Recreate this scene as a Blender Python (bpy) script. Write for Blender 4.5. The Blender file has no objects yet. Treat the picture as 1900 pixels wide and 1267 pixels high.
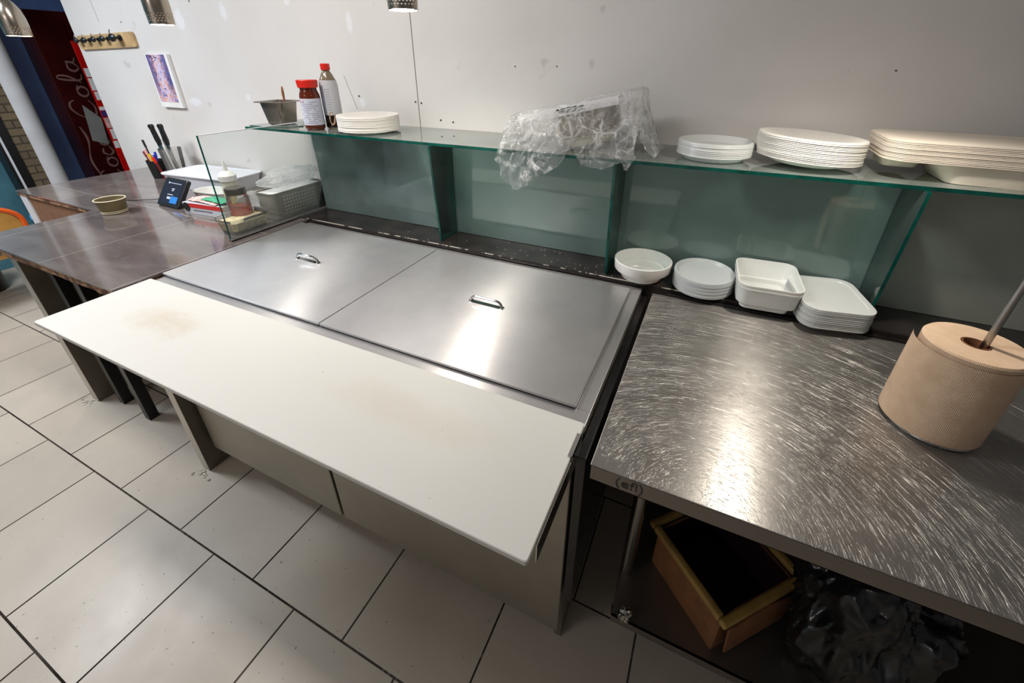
import bpy, bmesh, math, random
from mathutils import Vector, Matrix, noise
PI = math.pi
D = bpy.data
SC = bpy.context.scene
COL = SC.collection
random.seed(7)

# ------------------------------------------------------------------ camera
def make_camera():
    yaw, pit, rol = .4344, -.4713, .0019
    fw = Vector((-math.sin(yaw)*math.cos(pit), math.cos(yaw)*math.cos(pit), math.sin(pit)))
    rt = Vector((math.cos(yaw), math.sin(yaw), 0)); up = rt.cross(fw)
    r = math.cos(rol)*rt + math.sin(rol)*up
    u = -math.sin(rol)*rt + math.cos(rol)*up
    cd = D.cameras.new('camera'); co = D.objects.new('camera', cd); COL.objects.link(co)
    M = Matrix((r, u, -fw)).transposed().to_4x4(); M.translation = Vector((0, 0, 1.62))
    co.matrix_world = M
    cd.sensor_fit = 'HORIZONTAL'; cd.sensor_width = 36.0
    cd.lens = 36.0*780.8/1900
    cd.shift_x = (950-958.8)/1900
    cd.shift_y = (514.2-633.5)/1900
    cd.clip_start = .02; cd.clip_end = 60
    SC.camera = co
make_camera()

# ------------------------------------------------------------------ world, lights, exposure
w = D.worlds.new('world'); SC.world = w; w.use_nodes = True
w.node_tree.nodes['Background'].inputs[0].default_value = (.80, .86, 1, 1)
w.node_tree.nodes['Background'].inputs[1].default_value = .30
SC.view_settings.view_transform = 'Standard'
SC.view_settings.look = 'None'
SC.view_settings.exposure = 0.0
SC.view_settings.gamma = 1.0
SC.view_settings.use_curve_mapping = False

def area(name, loc, size, power, col, rot=(0, 0, 0), spread=PI):
    l = D.lights.new(name, 'AREA'); l.shape = 'RECTANGLE'; l.size = size[0]; l.size_y = size[1]
    l.energy = power; l.color = col; l.spread = spread
    o = D.objects.new(name, l); o.location = loc; o.rotation_euler = rot; COL.objects.link(o); return o
area('unseen_ceiling_light', (-3.75, .30, 2.66), (1.0, .5), 60, (.83, .91, 1.0))
area('unseen_ceiling_light', (-1.7, .62, 2.66), (1.3, .22), 29, (1.0, .96, .93))
area('unseen_ceiling_light', (-2.2, -2.1, 2.66), (1.2, .6), 20, (1.0, .96, .93))  # unseen fill added behind the camera to brighten front faces, no known fixture

PENDANTS = [(-3.50, 1.227, 1.742), (-2.197, 1.227, 1.758), (-.953, 1.227, 1.762), (.30, 1.227, 1.762)]
PENDANT_WATT = 3.9

# ------------------------------------------------------------------ node helpers
class NT:
    def __init__(s, name):
        s.m = D.materials.new(name); s.m.use_nodes = True
        s.t = s.m.node_tree; s.n = s.t.nodes; s.l = s.t.links
        s.n.clear(); s.out = s.n.new('ShaderNodeOutputMaterial')
    def add(s, typ, ins=None, **props):
        nd = s.n.new(typ)
        for k, v in props.items(): setattr(nd, k, v)
        for k, v in (ins or {}).items(): s.set(nd.inputs[k], v)
        return nd
    def set(s, sock, v):
        if isinstance(v, bpy.types.NodeSocket): s.l.new(v, sock)
        elif isinstance(v, bpy.types.Node): s.l.new(v.outputs[0], sock)
        else: sock.default_value = v
    def surf(s, sh): s.l.new(sh.outputs[0] if isinstance(sh, bpy.types.Node) else sh, s.out.inputs[0])
    def obj(s): return s.add('ShaderNodeTexCoord').outputs['Object']
    def wpos(s): return s.add('ShaderNodeNewGeometry').outputs['Position']
    def mapping(s, vec, scale=(1, 1, 1), loc=(0, 0, 0), rot=(0, 0, 0)):
        return s.add('ShaderNodeMapping', {'Vector': vec, 'Scale': scale, 'Location': loc, 'Rotation': rot})
    def noise(s, vec, scale, detail=3, rough=.5, dist=0.0):
        return s.add('ShaderNodeTexNoise', {'Vector': vec, 'Scale': scale, 'Detail': detail, 'Roughness': rough, 'Distortion': dist})
    def ramp(s, fac, stops):
        r = s.add('ShaderNodeValToRGB', {'Fac': fac}); e = r.color_ramp.elements
        while len(e) < len(stops): e.new(.5)
        for i, (p, c) in enumerate(stops):
            e[i].position = p; e[i].color = c if len(c) == 4 else (*c, 1)
        return r
    def math(s, op, a, b=0.0, c=0.0):
        m = s.add('ShaderNodeMath', operation=op); s.set(m.inputs[0], a); s.set(m.inputs[1], b); s.set(m.inputs[2], c); return m
    def mix(s, fac, a, b):
        m = s.add('ShaderNodeMix', data_type='RGBA'); s.set(m.inputs[0], fac); s.set(m.inputs[6], a); s.set(m.inputs[7], b); return m.outputs[2]
    def bump(s, h, strength=.2, dist=.01):
        return s.add('ShaderNodeBump', {'Height': h, 'Strength': strength, 'Distance': dist})
def c3(r, g, b):   # 8 bit sRGB -> linear
    f = lambda v: (v/255/12.92) if v/255 <= .04045 else ((v/255+.055)/1.055)**2.4
    return (f(r), f(g), f(b), 1)
_mats = {}
def pbr(name, col, rough=.5, metal=0.0, **kw):
    if name in _mats: return _mats[name]
    t = NT(name); ins = {'Base Color': col, 'Roughness': rough, 'Metallic': metal}
    vary = kw.pop('vary', .06); vs = kw.pop('vscale', 6); bmp = kw.pop('bump', 0); bs = kw.pop('bscale', 60)
    ins.update(kw)
    if vary:
        nz = t.noise(t.obj(), vs, 4)
        lo = tuple(max(0, c*(1-vary*2)) for c in col[:3])+(1,); hi = tuple(min(1, c*(1+vary)) for c in col[:3])+(1,)
        ins['Base Color'] = t.ramp(nz, [(.3, lo), (.7, hi)])
    if bmp: ins['Normal'] = t.bump(t.noise(t.obj(), bs, 4), bmp, .004)
    t.surf(t.add('ShaderNodeBsdfPrincipled', ins)); _mats[name] = t.m; return t.m

# ------------------------------------------------------------------ materials
def mat_floor():
    t = NT('floor_tile'); p = t.wpos()
    v = t.mapping(p, loc=(2.236, -.366, 0))
    b = t.add('ShaderNodeTexBrick', {'Vector': v, 'Color1': c3(198, 186, 170), 'Color2': c3(188, 176, 160), 'Mortar': c3(22, 16, 14), 'Scale': 1.0,
              'Mortar Size': .0032, 'Mortar Smooth': .1, 'Bias': 0.0, 'Brick Width': .4175, 'Row Height': .4175})
    b.offset = .5; b.offset_frequency = 2; b.squash = 1
    n1 = t.noise(p, 2.3, 5, .6, .4); n2 = t.noise(t.mapping(p, (9, 3, 1)), 6, 4)
    c = t.mix(t.ramp(n1, [(.35, (0, 0, 0)), (.75, (1, 1, 1))]), b, t.mix(.35, b, c3(150, 140, 128)))
    c = t.mix(t.ramp(n2, [(.62, (0, 0, 0)), (.75, (.25, .25, .25))]), c, c3(205, 198, 190))
    sp = t.noise(p, 70, 2); c = t.mix(t.ramp(sp, [(.25, (.8, .8, .8)), (.29, (0, 0, 0))]), c, c3(90, 82, 76))
    bs = t.add('ShaderNodeBsdfPrincipled', {'Base Color': c, 'Roughness': t.math('MAXIMUM', t.ramp(n1, [(.3, (.34,)*3), (.7, (.46,)*3)]), b.outputs['Fac']), 'Specular IOR Level': t.math('SUBTRACT', .5, t.math('MULTIPLY', b.outputs['Fac'], .45)),
               'Normal': t.bump(t.math('SUBTRACT', t.math('MULTIPLY', t.noise(p, 40, 4), .12), b.outputs['Fac']), .35, .002)})
    t.surf(bs); return t.m
def mat_wall():
    t = NT('white_drywall_paint'); p = t.wpos()
    n = t.noise(p, 1.6, 4, .6); col = t.mix(t.ramp(n, [(.35, (0, 0, 0)), (.7, (1, 1, 1))]), c3(214, 209, 205), c3(222, 218, 214))
    # spackle patches, where the plaster was filled and sanded: soft ellipses (x, z, rx, rz)
    for (x, z, rx, rz) in [(-2.63, 1.87, .045, .075), (-3.04, 1.84, .06, .09), (-3.14, 1.39, .10, .045), (-2.61, 1.432, .035, .03), (-1.727, 1.79, .03, .075), (-1.72, 1.435, .035, .035), (-2.12, 1.90, .035, .045), (-2.10, 1.44, .02, .05), (-2.32, 1.93, .04, .03), (-3.3, 1.86, .03, .05)]:
        q = t.add('ShaderNodeVectorMath', {0: p, 1: (x, 1.8, z)}, operation='SUBTRACT')
        q = t.add('ShaderNodeVectorMath', {0: q, 1: (1/rx, 0, 1/rz)}, operation='MULTIPLY')
        ln = t.add('ShaderNodeVectorMath', {0: q}, operation='LENGTH').outputs['Value']
        ln = t.math('ADD', t.math('SUBTRACT', ln, .15), t.math('MULTIPLY', t.noise(p, 34, 4, .7), .9))
        col = t.mix(t.ramp(ln, [(.75, (.55,)*3), (1.45, (0, 0, 0))]), col, c3(236, 236, 242))
    d = t.noise(t.mapping(p, (1, 1, 1), loc=(3, 0, 1)), 9, 2); col = t.mix(t.ramp(d, [(.24, (.30,)*3), (.29, (0, 0, 0))]), col, c3(150, 140, 132))
    d2 = t.noise(p, 24, 2); col = t.mix(t.ramp(d2, [(.20, (.5,)*3), (.24, (0, 0, 0))]), col, c3(120, 108, 100))
    t.surf(t.add('ShaderNodeBsdfPrincipled', {'Base Color': col, 'Roughness': .62, 'Normal': t.bump(t.noise(p, 90, 4), .08, .002)})); return t.m
def mat_steel(name, base, rough, aniso, tangent=(0, 1, 0), stretch=(3, 90, 3), var=.06, bump=.02, metal=.9):
    t = NT(name); p = t.wpos()
    n = t.noise(t.mapping(p, stretch), 12, 4, .6); big = t.noise(p, 2.2, 3)
    r = t.math('ADD', t.math('MULTIPLY', n, var), rough-var/2)
    r = t.math('ADD', r, t.math('MULTIPLY', t.math('SUBTRACT', big, .5), .12))
    sm = t.noise(p, 7, 5, .65); col = t.mix(t.ramp(sm, [(.35, (0, 0, 0)), (.7, (1, 1, 1))]), tuple(c*.90 for c in base[:3])+(1,), base)
    scr = t.noise(t.mapping(p, (5, 160, 5), rot=(0, 0, .35)), 4, 2); s2 = t.ramp(scr, [(.70, (0, 0, 0)), (.74, (1, 1, 1))])
    h = t.math('ADD', t.math('MULTIPLY', n, .6), t.math('MULTIPLY', s2, .5))
    t.surf(t.add('ShaderNodeBsdfPrincipled', {'Base Color': col, 'Metallic': metal, 'Roughness': r, 'Anisotropic': aniso,
        'Tangent': t.add('ShaderNodeCombineXYZ', {0: tangent[0], 1: tangent[1], 2: tangent[2]}), 'Normal': t.bump(h, bump, .002)}))
    return t.m
def mat_scratched():
    t = NT('scratched_steel'); p = t.wpos()
    q = t.add('ShaderNodeVectorMath', {0: p, 1: (.11, .585, 0)}, operation='SUBTRACT')
    sx = t.add('ShaderNodeSeparateXYZ', {0: q}); x, y = sx.outputs[0], sx.outputs[1]
    rr = t.math('SQRT', t.math('ADD', t.math('MULTIPLY', x, x), t.math('MULTIPLY', y, y)))
    an = t.math('ARCTAN2', y, x)
    def arcs(kr, ka, seed, lo, hi):
        v = t.add('ShaderNodeCombineXYZ', {0: t.math('MULTIPLY', rr, kr), 1: t.math('MULTIPLY', an, ka), 2: seed})
        return t.ramp(t.noise(v, 1.0, 2, .5), [(lo, (0, 0, 0)), (hi, (1, 1, 1))])
    a1 = arcs(330, 4.2, 0.0, .63, .68); a2 = arcs(230, 3.0, 7.3, .65, .69); a3 = t.math('MULTIPLY', arcs(700, 8, 3.3, .60, .68), .5)
    l1 = t.ramp(t.noise(t.mapping(p, (26, 520, 1), rot=(0, 0, .6)), 1, 2), [(.68, (0, 0, 0)), (.71, (1, 1, 1))])
    l2 = t.ramp(t.noise(t.mapping(p, (560, 34, 1), rot=(0, 0, .25)), 1, 2), [(.69, (0, 0, 0)), (.72, (1, 1, 1))])
    msk = t.ramp(t.noise(p, 5, 4, .65), [(.38, (.08,)*3), (.60, (1, 1, 1))])
    m = t.math('MAXIMUM', t.math('MAXIMUM', a1, a2), t.math('MAXIMUM', t.math('MAXIMUM', l1, l2), a3)); m = t.math('MULTIPLY', m, msk)
    n = t.noise(p, 6, 5, .6)
    col = t.mix(t.ramp(n, [(.35, (0, 0, 0)), (.7, (1, 1, 1))]), c3(150, 145, 140), c3(172, 168, 163))
    col = t.mix(t.math('MULTIPLY', m, .55), col, c3(232, 230, 226))
    ro = t.math('ADD', t.math('MULTIPLY', n, .12), .28); ro = t.math('ADD', ro, t.math('MULTIPLY', m, .08))
    t.surf(t.add('ShaderNodeBsdfPrincipled', {'Base Color': col, 'Metallic': .82, 'Roughness': ro, 'Anisotropic': .8, 'Tangent': t.add('ShaderNodeCombineXYZ', {0: 0, 1: 1, 2: 0}),
        'Normal': t.bump(m, .55, .0010)}))
    return t.m
def mat_glass(name, tint, gloss=1.0, rough=.02, dirt=.0, dirtcol=(.8, .85, .82, 1), ior=1.5):
    t = NT(name)
    tr = t.add('ShaderNodeBsdfTransparent', {'Color': tint})
    if dirt:
        df = t.add('ShaderNodeBsdfDiffuse', {'Color': dirtcol})
        n = t.noise(t.wpos(), 3.5, 5, .6)
        tr = t.add('ShaderNodeMixShader', {0: t.math('MULTIPLY', t.ramp(n, [(.3, (.5,)*3), (.7, (1,)*3)]), dirt), 1: tr, 2: df})
    gl = t.add('ShaderNodeBsdfGlossy', {'Color': (gloss, gloss, gloss, 1), 'Roughness': rough})
    fr = t.add('ShaderNodeFresnel', {'IOR': ior})
    t.surf(t.add('ShaderNodeMixShader', {0: fr, 1: tr, 2: gl})); return t.m
def mat_film(name, op=.10, crease=.75, scale=26, col=(.99, .99, 1.0, 1)):
    t = NT(name); p = t.obj()
    w_ = t.add('ShaderNodeVectorMath', {0: p, 1: t.add('ShaderNodeVectorMath', {0: t.noise(p, 12, 3).outputs['Color'], 1: (.06, .06, .06)}, operation='MULTIPLY')}, operation='ADD')
    def lines(sc, w):
        v = t.add('ShaderNodeTexVoronoi', {'Vector': w_, 'Scale': sc}, feature='DISTANCE_TO_EDGE')
        return t.ramp(v.outputs['Distance'], [(0, (1, 1, 1)), (w, (0, 0, 0))])
    l = t.math('MAXIMUM', lines(scale, .10), t.math('MULTIPLY', lines(scale*2.3, .09), .6))
    l = t.math('MULTIPLY', l, t.ramp(t.noise(p, 13, 3), [(.44, (.04,)*3), (.62, (1, 1, 1))]))
    h = t.math('ADD', l, t.math('MULTIPLY', t.noise(p, 50, 3), .7)); nrm = t.bump(h, .7, .006)
    d = t.add('ShaderNodeMixShader', {0: .45, 1: t.add('ShaderNodeBsdfTranslucent', {'Color': col}), 2: t.add('ShaderNodeBsdfDiffuse', {'Color': col})})
    a = t.add('ShaderNodeMixShader', {0: t.math('ADD', t.math('MULTIPLY', l, crease), op), 1: t.add('ShaderNodeBsdfTransparent', {'Color': (.99, .99, .99, 1)}), 2: d})
    g = t.add('ShaderNodeBsdfGlossy', {'Roughness': .16, 'Normal': nrm})
    t.surf(t.add('ShaderNodeMixShader', {0: t.math('MULTIPLY', t.add('ShaderNodeFresnel', {'IOR': 1.45, 'Normal': nrm}), .45), 1: a, 2: g})); return t.m
def mat_counter():
    t = NT('dark_laminate_tile'); p = t.wpos()
    n = t.noise(t.mapping(p, (1, 3.5, 1), rot=(0, 0, .25)), 2.2, 6, .55, .3)
    col = t.ramp(n, [(.25, c3(82, 73, 71)), (.5, c3(104, 95, 92)), (.75, c3(128, 119, 114))])
    v = t.mapping(p, loc=(2.387, -1.19, 0))
    b = t.add('ShaderNodeTexBrick', {'Vector': v, 'Color1': (1, 1, 1, 1), 'Color2': (1, 1, 1, 1), 'Mortar': (0, 0, 0, 1), 'Scale': 1.0, 'Mortar Size': .0014, 'Mortar Smooth': .2, 'Brick Width': .53, 'Row Height': .74})
    b.offset = .25; b.offset_frequency = 2
    col = t.mix(b.outputs['Fac'], col, c3(176, 166, 160))
    sc = t.ramp(t.noise(t.mapping(p, (40, 6, 1), rot=(0, 0, .5)), 3, 3), [(.68, (0, 0, 0)), (.74, (.5,)*3)])
    col = t.mix(sc, col, c3(150, 142, 136))
    ro = t.math('ADD', t.math('MULTIPLY', n, .12), .03)
    t.surf(t.add('ShaderNodeBsdfPrincipled', {'Base Color': col, 'Roughness': ro, 'IOR': 1.65, 'Coat Weight': .4, 'Coat Roughness': .12, 'Normal': t.bump(t.noise(p, 14, 4), .03, .004)})); return t.m
def mat_board():
    t = NT('cutting_board_plastic'); p = t.wpos()
    def blob(x, y, rx, ry):
        q = t.add('ShaderNodeVectorMath', {0: p, 1: (x, y, .9)}, operation='SUBTRACT')
        q = t.add('ShaderNodeVectorMath', {0: q, 1: (1/rx, 1/ry, 0)}, operation='MULTIPLY')
        l = t.add('ShaderNodeVectorMath', {0: q}, operation='LENGTH').outputs['Value']
        return t.ramp(t.math('ADD', l, t.math('MULTIPLY', t.noise(p, 9, 4, .65), .8)), [(.6, (1, 1, 1)), (1.55, (0, 0, 0))])
    n = t.noise(t.mapping(p, (4, 18, 1)), 5, 4, .65)
    base = c3(208, 206, 200)
    k = t.math('MULTIPLY', blob(-1.45, .545, .30, .12), t.ramp(n, [(.3, (.35,)*3), (.7, (1,)*3)]))
    col = t.mix(t.math('MULTIPLY', k, .55), base, c3(186, 168, 138))
    k = t.math('MULTIPLY', blob(-.55, .55, .45, .12), .30); col = t.mix(k, col, c3(196, 184, 160))
    fl = t.ramp(t.noise(p, 60, 2), [(.22, (.8,)*3), (.25, (0, 0, 0))]); col = t.mix(fl, col, c3(150, 130, 100))
    sc = t.ramp(t.noise(t.mapping(p, (90, 8, 1), rot=(0, 0, .3)), 4, 2), [(.62, (0, 0, 0)), (.70, (.35,)*3)]); col = t.mix(sc, col, c3(206, 198, 184))
    t.surf(t.add('ShaderNodeBsdfPrincipled', {'Base Color': col, 'Roughness': .48, 'Subsurface Weight': .1, 'Subsurface Radius': (.01, .008, .006), 'Normal': t.bump(t.noise(t.mapping(p, (60, 12, 1)), 4, 4), .05, .002)})); return t.m
def mat_chips():
    t = NT('chipped_laminate_edge'); p = t.wpos()
    n = t.noise(t.mapping(p, (16, 1, 1)), 1.0, 5, .7)
    t.surf(t.add('ShaderNodeBsdfPrincipled', {'Base Color': t.ramp(n, [(.48, c3(40, 34, 33)), (.52, c3(206, 198, 186))]), 'Roughness': .6})); return t.m
def mat_wood_edge():
    t = NT('chipped_plywood_edge'); p = t.wpos()
    n = t.noise(t.mapping(p, (14, 14, 160)), 1.5, 4, .6); n2 = t.noise(p, 22, 4)
    col = t.ramp(n, [(.3, c3(70, 46, 34)), (.5, c3(158, 114, 80)), (.7, c3(222, 184, 146))])
    col = t.mix(t.ramp(n2, [(.45, (0, 0, 0)), (.6, (1, 1, 1))]), col, c3(92, 62, 46))
    t.surf(t.add('ShaderNodeBsdfPrincipled', {'Base Color': col, 'Roughness': .7, 'Normal': t.bump(n2, .5, .006)})); return t.m
def mat_towel():
    t = NT('brown_paper_towel'); o = t.obj(); s = t.add('ShaderNodeSeparateXYZ', {0: o})
    an = t.math('ARCTAN2', s.outputs[1], s.outputs[0])
    u = t.math('MULTIPLY', an, 58.0); v = t.math('MULTIPLY', s.outputs[2], 820.0)
    a = t.math('SINE', t.math('ADD', t.math('MULTIPLY', u, 1.6), v)); b = t.math('SINE', t.math('SUBTRACT', t.math('MULTIPLY', u, 1.6), v))
    h = t.math('MULTIPLY', a, b)
    col = t.mix(t.ramp(t.noise(o, 30, 4), [(.3, (0, 0, 0)), (.7, (1, 1, 1))]), c3(196, 166, 138), c3(208, 180, 152))
    t.surf(t.add('ShaderNodeBsdfPrincipled', {'Base Color': col, 'Roughness': .9, 'Normal': t.bump(h, .35, .001)})); return t.m
def mat_brick():
    t = NT('beige_brick'); v = t.mapping(t.wpos(), rot=(0, PI/2, 0)); v2 = t.add('ShaderNodeSeparateXYZ', {0: t.wpos()})
    v3 = t.add('ShaderNodeCombineXYZ', {0: v2.outputs[1], 1: v2.outputs[2]})
    b = t.add('ShaderNodeTexBrick', {'Vector': v3, 'Color1': c3(120, 104, 80), 'Color2': c3(98, 86, 66), 'Mortar': c3(66, 58, 46), 'Scale': 1, 'Mortar Size': .006, 'Brick Width': .11, 'Row Height': .06})
    t.surf(t.add('ShaderNodeBsdfPrincipled', {'Base Color': b, 'Roughness': .9, 'Normal': t.bump(t.noise(t.wpos(), 40, 4), .5, .01)})); return t.m
def mat_poster():
    t = NT('bright_swirl_print'); o = t.obj()
    n = t.noise(o, 9, 5, .6, 3.0); n2 = t.noise(t.mapping(o, loc=(3, 2, 1)), 16, 3, .6, 2.5)
    s = t.add('ShaderNodeSeparateXYZ', {0: o})
    col = t.ramp(n, [(.30, c3(40, 50, 130)), (.40, c3(110, 130, 205)), (.48, c3(215, 205, 232)), (.55, c3(238, 170, 150)), (.63, c3(238, 206, 190)), (.72, c3(90, 40, 90))])
    col = t.mix(t.ramp(n2, [(.52, (0, 0, 0)), (.60, (.8,)*3)]), col, c3(226, 150, 120))
    cx = t.math('ABSOLUTE', t.math('ADD', s.outputs[0], .010)); top = t.ramp(t.math('ADD', t.math('MULTIPLY', s.outputs[2], 3.0), .5), [(.12, (0, 0, 0)), (.45, (1, 1, 1))])
    side = t.ramp(t.math('ADD', t.math('MULTIPLY', cx, 9.0), t.math('MULTIPLY', t.math('SUBTRACT', n, .5), 1.4)), [(.35, (0, 0, 0)), (.6, (1, 1, 1))])
    col = t.mix(t.math('MULTIPLY', t.math('MULTIPLY', side, top), .8), col, c3(44, 54, 128))
    fig = t.ramp(t.math('ADD', t.math('MULTIPLY', cx, 14.0), t.math('MULTIPLY', t.math('SUBTRACT', n2, .5), 1.6)), [(.30, (1, 1, 1)), (.50, (0, 0, 0))])
    col = t.mix(t.math('MULTIPLY', fig, .6), col, c3(214, 206, 236))
    col = t.mix(t.ramp(n2, [(.38, (1, 1, 1)), (.41, (0, 0, 0))]), col, c3(70, 34, 74))
    t.surf(t.add('ShaderNodeBsdfPrincipled', {'Base Color': col, 'Roughness': .5})); return t.m
def mat_lidded(name, col, rough=.35, alpha=.75):
    t = NT(name)
    b = t.add('ShaderNodeBsdfPrincipled', {'Base Color': col, 'Roughness': rough, 'Subsurface Weight': .25, 'Subsurface Radius': (.02, .02, .02)})
    tr = t.add('ShaderNodeBsdfTransparent', {'Color': (.95, .96, .97, 1)})
    t.surf(t.add('ShaderNodeMixShader', {0: alpha, 1: tr, 2: b})); return t.m
def mat_shade():
    # perforated metal: rows of round holes near the rim, cut as real transparency
    t = NT('perforated_nickel'); o = t.obj(); s = t.add('ShaderNodeSeparateXYZ', {0: o})
    an = t.math('ARCTAN2', s.outputs[1], s.outputs[0])
    ku, kz = 26/(2*PI), 1/.0085
    z = t.math('MULTIPLY', s.outputs[2], kz); row = t.math('FLOOR', z)
    u = t.math('ADD', t.math('MULTIPLY', an, ku), t.math('MULTIPLY', row, .5))
    fu = t.math('SUBTRACT', t.math('FRACT', t.math('ADD', u, 40.0)), .5); fz = t.math('SUBTRACT', t.math('FRACT', z), .5)
    d = t.math('SQRT', t.math('ADD', t.math('MULTIPLY', fu, fu), t.math('MULTIPLY', fz, fz)))
    hole = t.math('MULTIPLY', t.math('LESS_THAN', d, .24), t.math('LESS_THAN', z, 5.0))
    hole = t.math('MULTIPLY', hole, t.math('GREATER_THAN', z, 1.0))
    b = t.add('ShaderNodeBsdfPrincipled', {'Base Color': c3(176, 166, 152), 'Metallic': 1.0, 'Roughness': .22})
    t.surf(t.add('ShaderNodeMixShader', {0: hole, 1: b, 2: t.add('ShaderNodeBsdfTransparent')})); return t.m
def mat_holes():
    t = NT('perforated_grey_plastic'); o = t.obj(); s = t.add('ShaderNodeSeparateXYZ', {0: o})
    p = .0175
    def fr(v, off=0.0): return t.math('SUBTRACT', t.math('FRACT', t.math('ADD', t.math('DIVIDE', v, p), 20.0+off)), .5)
    fy, fz = fr(s.outputs[1]), fr(s.outputs[2])
    d = t.math('SQRT', t.math('ADD', t.math('MULTIPLY', fy, fy), t.math('MULTIPLY', fz, fz)))
    hole = t.math('LESS_THAN', d, .29)
    hole = t.math('MULTIPLY', hole, t.math('GREATER_THAN', s.outputs[0], .04))
    for a, lo, hi in ((1, -.110, .150), (2, .020, .122)):
        hole = t.math('MULTIPLY', hole, t.math('GREATER_THAN', s.outputs[a], lo)); hole = t.math('MULTIPLY', hole, t.math('LESS_THAN', s.outputs[a], hi))
    b = t.add('ShaderNodeBsdfPrincipled', {'Base Color': c3(146, 142, 132), 'Roughness': .45})
    t.surf(t.add('ShaderNodeMixShader', {0: hole, 1: b, 2: t.add('ShaderNodeBsdfTransparent')})); return t.m
def emis(name, col, s):
    t = NT(name); t.surf(t.add('ShaderNodeEmission', {'Color': col, 'Strength': s})); return t.m

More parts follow.
